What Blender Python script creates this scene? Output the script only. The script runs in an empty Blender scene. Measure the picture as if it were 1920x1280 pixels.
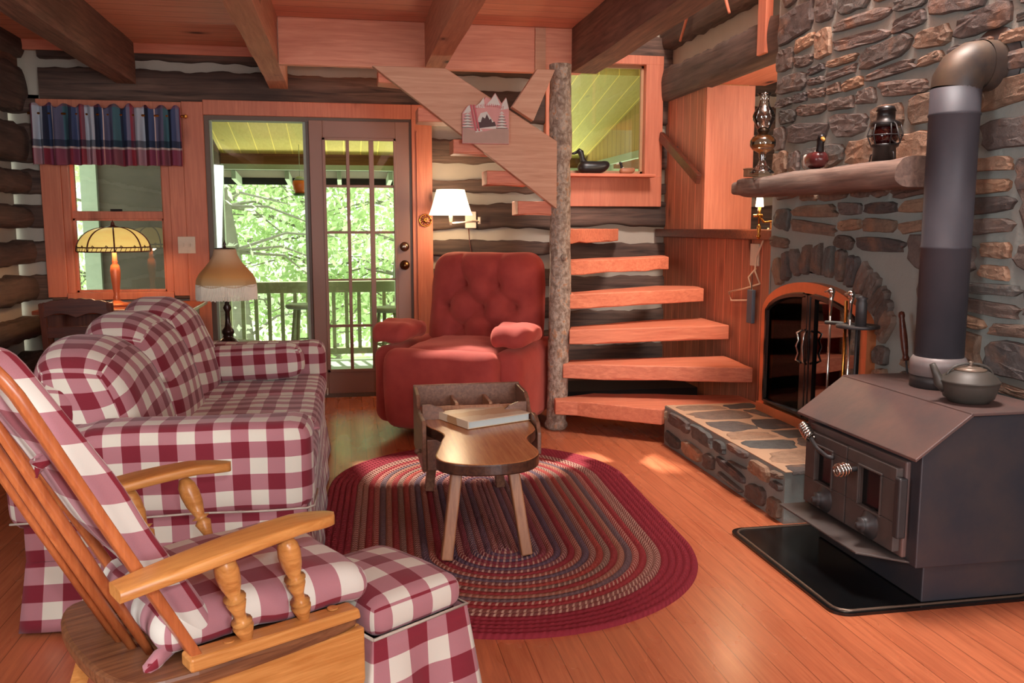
import bpy, bmesh, math, random
import numpy as np
from mathutils import Vector, Matrix, Euler, noise
PI = math.pi
S = bpy.context.scene
COL = S.collection
R = random.Random(7)

# ---------------------------------------------------------------- camera, world, lights, exposure
F_PX, CAM_H = 1650.0, 1.23
PITCH, YAW = math.atan(215 / F_PX), math.atan(312 / F_PX * math.cos(math.atan(215 / F_PX)))
cd = bpy.data.cameras.new('camera'); cam = bpy.data.objects.new('camera', cd); COL.objects.link(cam)
cd.sensor_width = 36; cd.lens = F_PX / 1920 * 36; cd.clip_start = .05; cd.clip_end = 200
_fw = Vector((math.sin(YAW) * math.cos(PITCH), math.cos(YAW) * math.cos(PITCH), -math.sin(PITCH)))
_rt = Vector((math.cos(YAW), -math.sin(YAW), 0)); _up = _rt.cross(_fw)
cam.matrix_world = Matrix(((_rt.x, _up.x, -_fw.x, 0), (_rt.y, _up.y, -_fw.y, 0), (_rt.z, _up.z, -_fw.z, CAM_H), (0, 0, 0, 1)))
S.camera = cam

w = bpy.data.worlds.new('world'); S.world = w; w.use_nodes = True
w.node_tree.nodes['Background'].inputs[0].default_value = (.86, 1.0, .88, 1)
w.node_tree.nodes['Background'].inputs[1].default_value = 2.2
vs = S.view_settings; vs.view_transform = 'Standard'; vs.look = 'None'; vs.gamma = 1; vs.use_curve_mapping = False
vs.exposure = 0.16

def light(name, kind, loc, energy, color=(1, 1, 1), target=None, size=1, size_y=None, **k):
    l = bpy.data.lights.new(name, kind); l.energy = energy; l.color = color
    if kind == 'AREA':
        l.size = size
        if size_y: l.shape = 'RECTANGLE'; l.size_y = size_y
    elif kind == 'SUN': l.angle = size
    else: l.shadow_soft_size = size
    o = bpy.data.objects.new(name, l); COL.objects.link(o); o.location = loc
    if target: o.rotation_euler = (Vector(target) - Vector(loc)).to_track_quat('-Z', 'Y').to_euler()
    return o
light('vault_light', 'AREA', (1.95, 2.9, 4.2), 205, (1, .95, .90), (1.45, 4.0, 0), .9)
light('rear_fill_light', 'AREA', (1.72, -2.6, 1.4), 120, (.97, .98, 1), (.0, 3.4, 1.9), 1.1, 1.9)  # added soft fill from behind the camera; the rear wall has no window
light('side_fill_light', 'AREA', (-1.98, 1.0, 1.4), 62, (.97, .98, 1), (1.6, 2.9, 1.1), 1.45, 1.3)  # unseen fill added at the left, no window is built in that wall
light('ceiling_fill_light', 'POINT', (1.15, .4, 2.15), 30, (1, .97, .93), None, .18)  # added point fill near the ceiling, no lamp hangs there
light('hall_light', 'POINT', (3.1, 4.7, 2.0), 25, (1, .85, .7), None, .1)
light('camera_flash', 'SPOT', (.06, .0, 1.36), 60, (.96, .98, 1), (.9, 5, .8), .03)
bpy.data.lights['camera_flash'].spot_size = 1.5; bpy.data.lights['camera_flash'].spot_blend = .6
light('sun', 'SUN', (0, 20, 20), 9, (1, .97, .85), (3, 5, 0), .03)

# ---------------------------------------------------------------- helpers
def sc(r, g, b):
    f = lambda v: ((v / 255 + .055) / 1.055) ** 2.4 if v > 10 else v / 255 / 12.92
    return (f(r), f(g), f(b), 1)

class NT:
    def __init__(s, name, rough=.6, spec=.5, metal=0):
        s.m = bpy.data.materials.new(name); s.m.use_nodes = True; s.t = s.m.node_tree
        s.b = s.t.nodes['Principled BSDF']; s.out = s.t.nodes['Material Output']
        s.b.inputs['Roughness'].default_value = rough; s.b.inputs['Specular IOR Level'].default_value = spec; s.b.inputs['Metallic'].default_value = metal
    def n(s, typ, **k):
        nd = s.t.nodes.new(typ)
        for a, v in k.items():
            if a[0] == 'i' and a[1:].isdigit(): s.put(nd.inputs[int(a[1:])], v)
            elif hasattr(nd, a): setattr(nd, a, v)
            else: s.put(nd.inputs[a.replace('_', ' ')], v)
        return nd
    def put(s, sock, v):
        if isinstance(v, bpy.types.NodeSocket): s.t.links.new(v, sock)
        elif isinstance(v, bpy.types.Node): s.t.links.new(v.outputs[0], sock)
        else: sock.default_value = v
    def math(s, op, a, b=0.0, c=None):
        nd = s.t.nodes.new('ShaderNodeMath'); nd.operation = op; s.put(nd.inputs[0], a); s.put(nd.inputs[1], b)
        if c is not None: s.put(nd.inputs[2], c)
        return nd.outputs[0]
    def mix(s, f, a, b, mode='MIX'):
        nd = s.t.nodes.new('ShaderNodeMix'); nd.data_type = 'RGBA'; nd.blend_type = mode
        s.put(nd.inputs[0], f); s.put(nd.inputs[6], a); s.put(nd.inputs[7], b); return nd.outputs[2]
    def coord(s, kind='Object', scale=(1, 1, 1), rot=(0, 0, 0), loc=(0, 0, 0)):
        c = s.t.nodes.new('ShaderNodeTexCoord'); m = s.t.nodes.new('ShaderNodeMapping')
        s.t.links.new(c.outputs[kind], m.inputs[0]); m.inputs['Scale'].default_value = scale; m.inputs['Rotation'].default_value = rot; m.inputs['Location'].default_value = loc
        return m.outputs[0]
    def noise(s, vec, scale, detail=3, rough=.55, dist=0):
        return s.n('ShaderNodeTexNoise', Vector=vec, Scale=scale, Detail=detail, Roughness=rough, Distortion=dist).outputs[0]
    def ramp(s, fac, stops, interp='LINEAR'):
        nd = s.t.nodes.new('ShaderNodeValToRGB'); nd.color_ramp.interpolation = interp; e = nd.color_ramp.elements
        while len(e) < len(stops): e.new(.5)
        for i, (p, c) in enumerate(stops): e[i].position = p; e[i].color = c if not isinstance(c, (int, float)) else (c, c, c, 1)
        s.put(nd.inputs[0], fac); return nd.outputs[0]
    def color(s, v): s.put(s.b.inputs['Base Color'], v); return s
    def bump(s, h, strength=.3, dist=.01):
        nd = s.n('ShaderNodeBump', Height=h, Strength=strength, Distance=dist); s.t.links.new(nd.outputs[0], s.b.inputs['Normal']); return s

def plain(name, rgb, rough=.5, metal=0, spec=.5, vary=.12, scale=25, bump=0, emit=None, es=1):
    t = NT(name, rough, spec, metal); c = sc(*rgb); d = tuple(x * (1 - vary) for x in c[:3]) + (1,)
    n = t.noise(t.coord(), scale, 4)
    t.color(t.mix(n, d, tuple(min(1, x * (1 + vary)) for x in c[:3]) + (1,)))
    if bump: t.bump(n, bump, .004)
    if emit: t.b.inputs['Emission Color'].default_value = sc(*emit); t.b.inputs['Emission Strength'].default_value = es
    return t.m

def wood(name, light_, dark_, axis='x', scale=1.0, rough=.55, knots=.0, planks=None, stain=.25, bump=.15, spec=.4, gdark=.45, knotcol=(70, 30, 18)):
    """grain runs along axis; planks = (axis the boards are counted along, board width, groove width)"""
    t = NT(name, rough, spec); st = {'x': (.06, 1, 1), 'y': (1, .06, 1), 'z': (1, 1, .06)}[axis]
    co = t.coord('Object', tuple(v * scale for v in st)); big = t.coord('Object', tuple(v * scale for v in {'x': (.35, 1, 1), 'y': (1, .35, 1), 'z': (1, 1, .35)}[axis]))
    offs = None
    if planks:
        pa, pw, gw = planks; sep = t.n('ShaderNodeSeparateXYZ', Vector=t.coord('Object')); v = sep.outputs['xyz'.index(pa)]
        q = t.math('DIVIDE', v, pw); idx = t.math('FLOOR', q); fr = t.math('FRACT', q)
        edge = t.math('LESS_THAN', t.math('MINIMUM', fr, t.math('SUBTRACT', 1, fr)), gw / pw / 2)
        wn = t.n('ShaderNodeTexWhiteNoise', noise_dimensions='1D'); t.put(wn.inputs['W'], idx); offs = wn.outputs[0]
        va = t.n('ShaderNodeVectorMath', operation='ADD'); t.put(va.inputs[0], co); cx = t.n('ShaderNodeCombineXYZ'); o10 = t.math('MULTIPLY', offs, 17.0)
        for i in range(3): t.put(cx.inputs[i], o10)
        t.put(va.inputs[1], cx.outputs[0]); co = va.outputs[0]
    g = t.noise(co, 55, 5, .6, .6); b = t.noise(big, 5, 3, .5)
    c = t.mix(t.ramp(g, [(.3, 0), (.72, 1)]), sc(*dark_), sc(*light_))
    c = t.mix(t.math('MULTIPLY', t.ramp(b, [(.35, 1), (.65, 0)]), stain), c, sc(*dark_))
    if knots:
        kc = t.coord('Object', tuple(v * scale for v in {'x': (1.6, 3.4, 3.4), 'y': (3.4, 1.6, 3.4), 'z': (3.4, 3.4, 1.6)}[axis]))
        vo = t.n('ShaderNodeTexVoronoi', Vector=kc, Scale=1.0 / 1.0); k = t.ramp(vo.outputs['Distance'], [(.075 * knots, 1), (.11 * knots, .4), (.2 * knots, 0)])
        c = t.mix(k, c, sc(*knotcol))
    if planks:
        c = t.mix(t.math('MULTIPLY', offs, .28), c, sc(*dark_)); c = t.mix(t.math('MULTIPLY', edge, .8), c, tuple(v * gdark for v in sc(*dark_)[:3]) + (1,))
        t.put(t.b.inputs['Roughness'], t.math('ADD', rough - .1, t.math('MULTIPLY', b, .2)))
    t.color(c); t.bump(g if not planks else t.math('SUBTRACT', g, t.math('MULTIPLY', edge, 4)), bump, .003)
    return t.m

def gingham(name, period=.105, cream=(206, 200, 184), red=(116, 34, 46), off=(0, 0), ang=0):
    t = NT(name, .9, .15); sep = t.n('ShaderNodeSeparateXYZ', Vector=t.coord('UV', (1, 1, 1), (0, 0, ang)))
    lv = []
    for i in range(2):
        f = t.math('FRACT', t.math('ADD', t.math('DIVIDE', sep.outputs[i], period), off[i]))
        lv.append(t.math('LESS_THAN', f, .5))
    s_ = t.math('MULTIPLY', t.math('ADD', lv[0], lv[1]), .5)
    weave = t.noise(t.coord('UV', (1, 1, 1)), 900, 2)
    s_ = t.math('ADD', s_, t.math('MULTIPLY', t.math('SUBTRACT', weave, .5), .25))
    c = t.ramp(s_, [(0, sc(*cream)), (.5, sc(166, 112, 118)), (1, sc(*red))])
    t.color(c); t.bump(weave, .15, .001)
    t.b.inputs['Sheen Weight'].default_value = .15
    return t.m

class M:
    def __init__(s): s.v = []; s.f = []; s.mi = []; s.cur = 0; s.sm = []; s.smooth = False; s.col = None; s.cols = []; s.uvf = []; s.T = None
    def add(s, vs_, fs_, uv=None):
        b = len(s.v)
        if s.T is not None: vs_ = [tuple(s.T @ Vector(p)) for p in vs_]
        s.v += [tuple(p) for p in vs_]
        for i, f in enumerate(fs_):
            s.f.append([b + j for j in f]); s.mi.append(s.cur); s.sm.append(s.smooth); s.cols.append(s.col); s.uvf.append(uv[i] if uv else None)
        return s
    def box(s, lo, hi, rot=None, piv=None):
        x0, y0, z0 = lo; x1, y1, z1 = hi
        P = [Vector(p) for p in [(x0, y0, z0), (x1, y0, z0), (x1, y1, z0), (x0, y1, z0), (x0, y0, z1), (x1, y0, z1), (x1, y1, z1), (x0, y1, z1)]]
        if rot is not None:
            piv = Vector(piv) if piv is not None else Vector(((x0 + x1) / 2, (y0 + y1) / 2, (z0 + z1) / 2)); Rm = Euler(rot).to_matrix()
            P = [Rm @ (p - piv) + piv for p in P]
        return s.add(P, [(3, 2, 1, 0), (4, 5, 6, 7), (0, 1, 5, 4), (1, 2, 6, 5), (2, 3, 7, 6), (3, 0, 4, 7)])
    def beam(s, a, b, w_, h_, up=(0, 0, 1)):
        a, b = Vector(a), Vector(b); d = (b - a).normalized(); x = d.cross(Vector(up)).normalized(); z = x.cross(d); P = []
        for p in (a, b):
            for i, j in ((-1, -1), (1, -1), (1, 1), (-1, 1)): P.append(p + x * w_ / 2 * i + z * h_ / 2 * j)
        return s.add(P, [(0, 1, 2, 3), (7, 6, 5, 4), (0, 4, 5, 1), (1, 5, 6, 2), (2, 6, 7, 3), (3, 7, 4, 0)])
    def prism(s, poly, axis, a, b):
        def mk(p, t): return {'x': (t, p[0], p[1]), 'y': (p[0], t, p[1]), 'z': (p[0], p[1], t)}[axis]
        n = len(poly); P = [mk(p, a) for p in poly] + [mk(p, b) for p in poly]
        return s.add(P, [tuple(range(n))[::-1], tuple(range(n, 2 * n))] + [(i, (i + 1) % n, n + (i + 1) % n, n + i) for i in range(n)])
    def tube(s, pts, r, n=10, cap=True):
        pts = [Vector(p) for p in pts]; k = len(pts); rs = r if isinstance(r, (list, tuple)) else [r] * k
        P = []; up = None
        for i, p in enumerate(pts):
            d = (pts[min(i + 1, k - 1)] - pts[max(i - 1, 0)]).normalized()
            if up is None: up = Vector((0, 0, 1)) if abs(d.z) < .9 else Vector((1, 0, 0))
            x = d.cross(up).normalized(); up = x.cross(d).normalized()
            for j in range(n):
                a = 2 * PI * j / n; P.append(p + (x * math.cos(a) + up * math.sin(a)) * rs[i])
        Fs = [(i * n + j, i * n + (j + 1) % n, (i + 1) * n + (j + 1) % n, (i + 1) * n + j) for i in range(k - 1) for j in range(n)]
        if cap: Fs += [tuple(range(n))[::-1], tuple(range((k - 1) * n, k * n))]
        return s.add(P, Fs)
    def lathe(s, prof, c=(0, 0, 0), n=24, mat=None, wob=0):
        c = Vector(c); P = []; k = len(prof)
        for i, (r, z) in enumerate(prof):
            for j in range(n):
                a = 2 * PI * j / n; rr = max(r, 1e-4) * (1 + wob * math.sin(j * PI)); q = Vector((rr * math.cos(a), rr * math.sin(a), z))
                P.append((mat @ q if mat else q) + c)
        return s.add(P, [(i * n + j, i * n + (j + 1) % n, (i + 1) * n + (j + 1) % n, (i + 1) * n + j) for i in range(k - 1) for j in range(n)] + [tuple(range(n))[::-1], tuple(range((k - 1) * n, k * n))])
    def rbox(s, c, size, r, seg=10, fn=None, rot=None):
        c = Vector(c); h = Vector(size) / 2; P = []; Fs = []; U = []; idx = {}; r = min(r, min(h) * .999)
        Rm = Euler(rot).to_matrix() if rot else None
        def warp(t): return math.sin(t * PI / 2) * .5 + t * .5
        for ax in range(3):
            for sg in (-1, 1):
                g = []
                for i in range(seg + 1):
                    row = []
                    for j in range(seg + 1):
                        a, b = warp(2 * i / seg - 1), warp(2 * j / seg - 1); q = [0, 0, 0]; q[ax] = sg; q[(ax + 1) % 3] = a; q[(ax + 2) % 3] = b
                        key = tuple(round(v, 5) for v in q)
                        if key not in idx:
                            v = Vector((q[0] * h.x, q[1] * h.y, q[2] * h.z)); inn = Vector([max(-(h[k] - r), min(h[k] - r, v[k])) for k in range(3)]); d = v - inn
                            if d.length > 1e-9: d = d.normalized() * r
                            v = inn + d
                            if fn: v = Vector(fn(v))
                            if Rm: v = Rm @ v
                            idx[key] = len(P); P.append(v + c)
                        o_ = [k for k in range(3) if k != ax]; row.append((idx[key], (q[o_[0]] * h[o_[0]] + (.013 if ax == 0 else 0), q[o_[1]] * h[o_[1]])))
                    g.append(row)
                for i in range(seg):
                    for j in range(seg):
                        q = (g[i][j], g[i + 1][j], g[i + 1][j + 1], g[i][j + 1]); q = q if sg > 0 else q[::-1]; Fs.append([a[0] for a in q]); U.append([(a[1][0] + c[o_[0]], a[1][1] + c[o_[1]]) for a in q])
        return s.add(P, Fs, U)
    def surf(s, fn, nu, nv, closed_u=False, uv=None, flip=False):
        P = [fn(i / nu, j / nv) for i in range(nu + (0 if closed_u else 1)) for j in range(nv + 1)]; m = nv + 1; Fs = []; U = []
        for i in range(nu):
            for j in range(nv):
                i2 = (i + 1) % nu if closed_u else i + 1; q = (i * m + j, i2 * m + j, i2 * m + j + 1, i * m + j + 1)
                u = [(i, j), (i + 1, j), (i + 1, j + 1), (i, j + 1)]
                if flip: q = q[::-1]; u = u[::-1]
                Fs.append(q); U.append([uv(a / nu, b / nv) for a, b in u] if uv else None)
        return s.add(P, Fs, U if uv else None)
    def build(s, name, mats, parent=None, loc=None, bevel=0, solid=0, sub=0, uvrot=0, uvoff=(0, 0)):
        me = bpy.data.meshes.new(name); me.from_pydata(s.v, [], s.f)
        for m_ in (mats if isinstance(mats, (list, tuple)) else [mats]): me.materials.append(m_)
        me.polygons.foreach_set('material_index', s.mi); me.polygons.foreach_set('use_smooth', s.sm)
        me.update()
        uvl = me.uv_layers.new(name='UVMap'); data = np.zeros((len(me.loops), 2), np.float32); ca, sa = math.cos(uvrot), math.sin(uvrot)
        for p in me.polygons:
            u = s.uvf[p.index]
            if u is None:
                nn = p.normal; ax = max(range(3), key=lambda k: abs(nn[k]))
                for li in p.loop_indices:
                    co = me.vertices[me.loops[li].vertex_index].co; x, y = co[(ax + 1) % 3], co[(ax + 2) % 3]
                    data[li] = (x * ca - y * sa + uvoff[0], x * sa + y * ca + uvoff[1])
            else:
                for li, (x, y) in zip(p.loop_indices, u): data[li] = (x * ca - y * sa + uvoff[0], x * sa + y * ca + uvoff[1])
        uvl.data.foreach_set('uv', data.ravel())
        if any(c is not None for c in s.cols):
            at = me.color_attributes.new('Col', 'FLOAT_COLOR', 'CORNER'); cc = np.ones((len(me.loops), 4), np.float32)
            for p in me.polygons:
                c = s.cols[p.index]
                if c is not None:
                    for li in p.loop_indices: cc[li, :len(c)] = c
            at.data.foreach_set('color', cc.ravel())
        o = bpy.data.objects.new(name, me); COL.objects.link(o)
        if parent: o.parent = parent
        if loc: o.location = loc
        if sub: md = o.modifiers.new('s', 'SUBSURF'); md.levels = md.render_levels = sub
        if solid: md = o.modifiers.new('t', 'SOLIDIFY'); md.thickness = solid; md.offset = 0
        if bevel: md = o.modifiers.new('b', 'BEVEL'); md.width = bevel; md.segments = 2; md.limit_method = 'ANGLE'; md.angle_limit = .6
        return o

def thing(name, label, cat, loc=(0, 0, 0), rz=0, group=None):
    o = bpy.data.objects.new(name, None); COL.objects.link(o); o.location = loc; o.rotation_euler = (0, 0, rz); o.empty_display_size = .1
    o['label'] = label; o['category'] = cat
    if group: o['group'] = group
    return o
def tag(o, label, cat, group=None):
    o['label'] = label; o['category'] = cat
    if group: o['group'] = group
    return o
def struct(o, label=None, cat=None):
    o['kind'] = 'structure'
    if label: o['label'] = label
    if cat: o['category'] = cat
    return o
def nz(x, y=0, z=0): return noise.noise(Vector((x, y, z)))

# ---------------------------------------------------------------- materials
m_floor = wood('floor_boards', (208, 122, 82), (172, 92, 60), 'y', 1, .28, 0, ('x', .083, .003), .2, .05, .5)
m_ceil = wood('ceiling_boards', (240, 172, 140), (214, 136, 108), 'x', 1, .6, .9, ('y', .13, .006), .3, .12)
m_pine = wood('orange_pine', (212, 132, 100), (184, 104, 78), 'z', 1, .5, 1.0, None, .5, .08)
m_pineh = wood('orange_pine_across', (218, 132, 100), (192, 106, 78), 'x', 1, .5, .9, None, .3, .08)
m_pineY = wood('orange_pine_along', (218, 132, 100), (192, 106, 78), 'y', 1, .5, .9, None, .3, .08)
m_tread = wood('stair_pine', (232, 146, 110), (196, 106, 78), 'x', 1, .55, .7, None, .35, .2)
m_string = wood('stringer_pine', (214, 164, 134), (186, 130, 100), 'x', 1, .6, 1.2, None, .35, .1)
m_boards = wood('partition_boards', (198, 130, 98), (150, 88, 66), 'z', 1, .6, 1.0, ('y', .13, .008), .3, .12, gdark=2.6)
m_beam_d = wood('dark_beam', (150, 106, 86), (96, 66, 54), 'y', 1, .8, 0, None, .5, .3)
m_beam_l = wood('light_beam', (206, 142, 110), (168, 106, 80), 'y', 1, .7, .6, None, .3, .2)
m_head = wood('header_board', (234, 164, 132), (206, 126, 98), 'x', 1, .6, .5, None, .3, .1)
m_log = wood('hewn_log', (128, 100, 86), (54, 42, 38), 'x', .6, .85, 0, None, .75, .9)
m_logy = wood('hewn_log_along', (122, 98, 86), (66, 54, 50), 'y', .6, .85, 0, None, .6, .7)
m_chink = plain('chinking', (176, 164, 150), .9, vary=.12, scale=6, bump=.5)
m_doorp = plain('brown_door_paint', (140, 98, 80), .45, vary=.05, scale=4)
m_dark = plain('dark_gap', (22, 18, 16), .8)
m_iron = plain('black_iron', (56, 52, 52), .5, .3, .5, .2, 30, .1)
m_black = plain('black_gloss', (16, 16, 17), .18, 0, .6)
m_brass = plain('brass', (190, 130, 62), .25, 1, .5, .1)
m_steel = plain('bright_steel', (196, 190, 182), .2, 1)
m_pipg = plain('cream_piping', (176, 164, 150), .8)
m_white = plain('cream_plastic', (214, 200, 176), .5)
m_walnut = wood('walnut_stain', (112, 56, 38), (66, 30, 22), 'x', 1, .35, 0, None, .3, .05)
m_oak = wood('honey_oak', (214, 152, 86), (176, 112, 54), 'x', 1.6, .3, 0, None, .3, .05)
m_oakz = wood('honey_oak_back', (200, 118, 68), (160, 84, 46), 'z', 1.6, .3, 0, None, .3, .05)
m_ging = gingham('red_gingham'); m_ging2 = gingham('red_gingham_cushion', .12, (206, 200, 186), (122, 36, 48), (.2, .1))

def glass_mat(name, refl=.12, tint=(.94, .97, .95, 1), gc=1.0):
    t = NT(name); t.t.nodes.remove(t.b); tr = t.n('ShaderNodeBsdfTransparent'); tr.inputs[0].default_value = tint
    gl = t.n('ShaderNodeBsdfGlossy'); gl.inputs['Roughness'].default_value = .015; gl.inputs[0].default_value = (gc, gc, gc, 1)
    fr = t.n('ShaderNodeFresnel'); fr.inputs[0].default_value = 1.5
    mx = t.n('ShaderNodeMixShader'); t.put(mx.inputs[0], t.math('ADD', fr.outputs[0], refl)); t.put(mx.inputs[1], tr.outputs[0]); t.put(mx.inputs[2], gl.outputs[0])
    t.t.links.new(mx.outputs[0], t.out.inputs[0]); return t.m
m_glass = glass_mat('window_glass', .03)
m_clear = glass_mat('clear_lamp_glass', .08, (.86, .84, .8, 1))

def stone_mat():
    t = NT('field_stone', .85, .3); at = t.n('ShaderNodeAttribute', attribute_name='Col'); n = t.noise(t.coord(), 22, 6, .7); n2 = t.noise(t.coord(), 7, 3)
    c = t.mix(t.ramp(n, [(.3, 0), (.7, 1)]), t.mix(.5, at.outputs[0], sc(46, 40, 38)), at.outputs[0]); c = t.mix(t.math('MULTIPLY', t.ramp(n2, [(.55, 0), (.75, 1)]), .45), c, sc(168, 118, 84))
    t.color(c); t.bump(n, .9, .012); return t.m
m_stone = stone_mat()
def mortar_mat(name, a, b):
    t = NT(name, .95, .2); n = t.noise(t.coord(), 30, 5, .7); t.color(t.mix(t.noise(t.coord(), 4, 3), sc(*a), sc(*b))); t.bump(n, .5, .01); return t.m
m_mortar = mortar_mat('grey_mortar', (132, 138, 134), (160, 162, 154)); m_mortar2 = mortar_mat('tan_mortar', (176, 142, 116), (196, 158, 126))

# ---------------------------------------------------------------- log walls
YB, XR, XL, XC = 6.45, 2.39, -2.14, 2.27
CH_L = [(2.27, 2.32), (1.90, 1.98), (1.60, 1.655), (1.375, 1.445), (1.135, 1.225), (.905, .985), (.625, .735), (.39, .49), (.15, .24)]
CH_M = [(2.21, 2.30), (1.865, 1.98), (1.575, 1.69), (1.395, 1.475), (1.125, 1.21), (.92, 1.02), (.70, .79), (.44, .54), (.2, .28)]
CH_R = [(2.62, 2.74), (2.21, 2.30), (1.88, 1.99), (1.56, 1.66), (1.42, 1.46), (1.11, 1.23), (.86, .94), (.6, .7), (.34, .44), (.12, .2)]
def log_panel(m, axis, a0, a1, z0, z1, face, sgn, gaps, seed, amp=.022):
    """hewn logs between the gaps; axis 'x' = wall along x at y=face, 'y' = wall along y at x=face; sgn = direction the face looks"""
    m.cur = 0; m.smooth = False
    P = [(a0, z0), (a1, z0), (a1, z1), (a0, z1)]
    mk = (lambda a, z, d: (a, face + sgn * d, z)) if axis == 'x' else (lambda a, z, d: (face + sgn * d, a, z))
    n = max(2, int((a1 - a0) / .25)); ch = []
    for i in range(n):
        xa, xb = a0 + (a1 - a0) * i / n, a0 + (a1 - a0) * (i + 1) / n
        m.add([mk(xa, z0, -.03), mk(xb, z0, -.03), mk(xb, z1, -.03), mk(xa, z1, -.03)], [(0, 1, 2, 3)])
    m.cur = 1; m.smooth = True; zs = [z1] + [v for g in sorted(gaps, reverse=True) if g[0] < z1 and g[1] > z0 for v in (g[1], g[0])] + [z0]
    for k in range(0, len(zs) - 1, 2):
        t, b = min(zs[k], z1), max(zs[k + 1], z0)
        if t - b < .02: continue
        nu = max(2, int((a1 - a0) / .035)); sd = seed * 9.7 + k * 3.1
        def fn(u, v):
            a = a0 + (a1 - a0) * u; e = .012 * nz(a * 2.2, sd) + .02 * nz(a * 7, sd, 4) + .01 * nz(a * 19, sd)
            tt = t + (e if t < z1 - .005 else 0); bb = b + ((.016 * nz(a * 3.1, sd, 9) + .016 * nz(a * 9, sd, 2)) if b > z0 + .005 else 0)
            vv = v; z = bb + (tt - bb) * min(1, max(0, (vv - .08) / .84)); d = .012 + amp * math.sin(PI * min(1, max(0, vv))) ** .35 + .008 * nz(a * 4, z * 14, sd)
            if vv <= 0 or vv >= 1: d = -.035
            return mk(a, z, d)
        m.surf(fn, nu, 9, flip=(axis == 'x') == (sgn > 0))
    m.smooth = False; m.cur = 0

m = M()
log_panel(m, 'x', -2.3, -1.96, 0, 2.07, YB, -1, CH_L, 1)
log_panel(m, 'x', -1.96, .62, 2.06, 2.46, YB, -1, [(2.275, 2.335)], 2)
log_panel(m, 'x', -1.96, -1.05, 0, .76, YB, -1, CH_L, 3)
log_panel(m, 'x', .61, 1.56, 0, 2.5, YB, -1, CH_M, 4)
log_panel(m, 'x', 1.56, 2.42, 0, 1.39, YB, -1, CH_R, 5)
log_panel(m, 'x', 1.56, 2.42, 2.46, 4.6, YB, -1, CH_R, 6)
log_panel(m, 'x', 2.30, 2.42, 1.38, 2.5, YB, -1, CH_R, 7)
m.box((-2.3, YB + .05, 2.07), (1.5, YB + .2, 2.5)); m.box((2.31, YB + .05, 1.3), (2.42, YB + .2, 2.5)); m.box((.63, YB + .05, 0), (1.55, YB + .2, 2.5)); m.box((1.55, YB + .05, 0), (2.42, YB + .2, 1.38)); m.box((-2.3, YB + .05, 0), (-1.06, YB + .2, .76)); m.box((-2.3, YB + .05, .7), (-1.99, YB + .2, 2.1)); m.box((1.2, YB + .05, 2.48), (2.42, YB + .2, 4.6))
struct(m.build('wall_back', [m_chink, m_log]))
m = M()
log_panel(m, 'y', -3, YB, 0, 2.5, XL, 1, CH_L, 11, .09)
struct(m.build('wall_left', [m_chink, m_logy]))
m = M()
log_panel(m, 'y', 4.46, YB, 2.15, 4.6, XR, -1, [(2.39, 2.53), (2.80, 2.90), (3.2, 3.3), (3.7, 3.8)], 12, .05)
m.box((XR + .05, 4.46, 2.28), (XR + .2, YB, 4.6))
struct(m.build('wall_right', [m_chink, m_logy]))
m = M(); m.box((-2.3, -3.1, 0), (3.6, -3, 4.6)); struct(m.build('wall_rear', m_log))
m = M(); m.box((XR, -3, 0), (XR + .1, .9, 4.6)); struct(m.build('wall_side', m_log))
m = M(); m.box((-2.4, -3.1, -.12), (3.7, 6.62, 0)); struct(m.build('floor', m_floor))
# ceiling: boards over the room, stairwell opening left out, vaulted part to the right open to the loft
m = M(); m.box((-2.4, -3.1, 2.44), (1.56, 5.5, 2.5)); m.box((-2.4, 5.5, 2.44), (-.36, 6.5, 2.5)); struct(m.build('ceiling', m_ceil))
m = M(); m.box((-.4, 5.3, 3.3), (1.6, 6.6, 3.36)); m.box((1.5, -3.1, 4.55), (3.7, 6.6, 4.6)); m.box((1.5, -3, 2.5), (1.56, 5.5, 4.6)); m.box((-.4, 5.45, 2.5), (-.36, 6.5, 3.35)); m.box((-.4, 5.4, 2.5), (1.56, 5.44, 4.6)); struct(m.build('ceiling_vault', m_ceil))
m = M(); m.box((-2.1, 6.4, 2.375), (-.36, 6.44, 2.44)); struct(m.build('trim_1', m_pineh, bevel=.003))

# board partition on the stair side with the opening above the ledge
m = M(); m.box((XR, 5.7, 1.2), (XR + .028, YB, 2.19)); m.box((XR, 4.5, 0), (XR + .04, YB, 1.2)); struct(m.build('wall_partition', m_boards))
m = M(); m.box((XR + .001, 5.69, 1.2), (2.735, 5.74, 2.17)); m.box((2.45, 5.74, 1.2), (2.49, 6.4, 2.3)); struct(m.build('trim_2', m_pine))
m = M(); m.box((XR - .07, 4.47, 1.155), (XR + .1, YB, 1.215)); struct(m.build('trim_3', m_walnut, bevel=.006))
m = M(); m.box((XR - .015, 4.47, 2.17), (2.8, 5.68, 2.215)); m.box((XR - .03, 4.47, 2.215), (XR, 4.9, 2.3)); struct(m.build('trim_4', m_pineY, bevel=.004))
m = M(); m.box((2.315, 4.72, 2.19), (XR - .03, 4.82, 3.2)); struct(m.build('trim_5', m_pine, bevel=.004))
m = M(); log_panel(m, 'x', 2.5, 4.2, 0, 2.5, 6.9, -1, CH_M, 14); m.box((4.2, 3.2, 0), (4.25, 7, 2.5)); m.box((2.5, 3.2, 0), (4.2, 3.25, 2.5)); struct(m.build('wall_hall', [m_chink, m_log]))
m = M(); m.box((2.62, 3.2, 2.42), (4.25, 7, 2.5)); struct(m.build('ceiling_hall', m_ceil))

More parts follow.
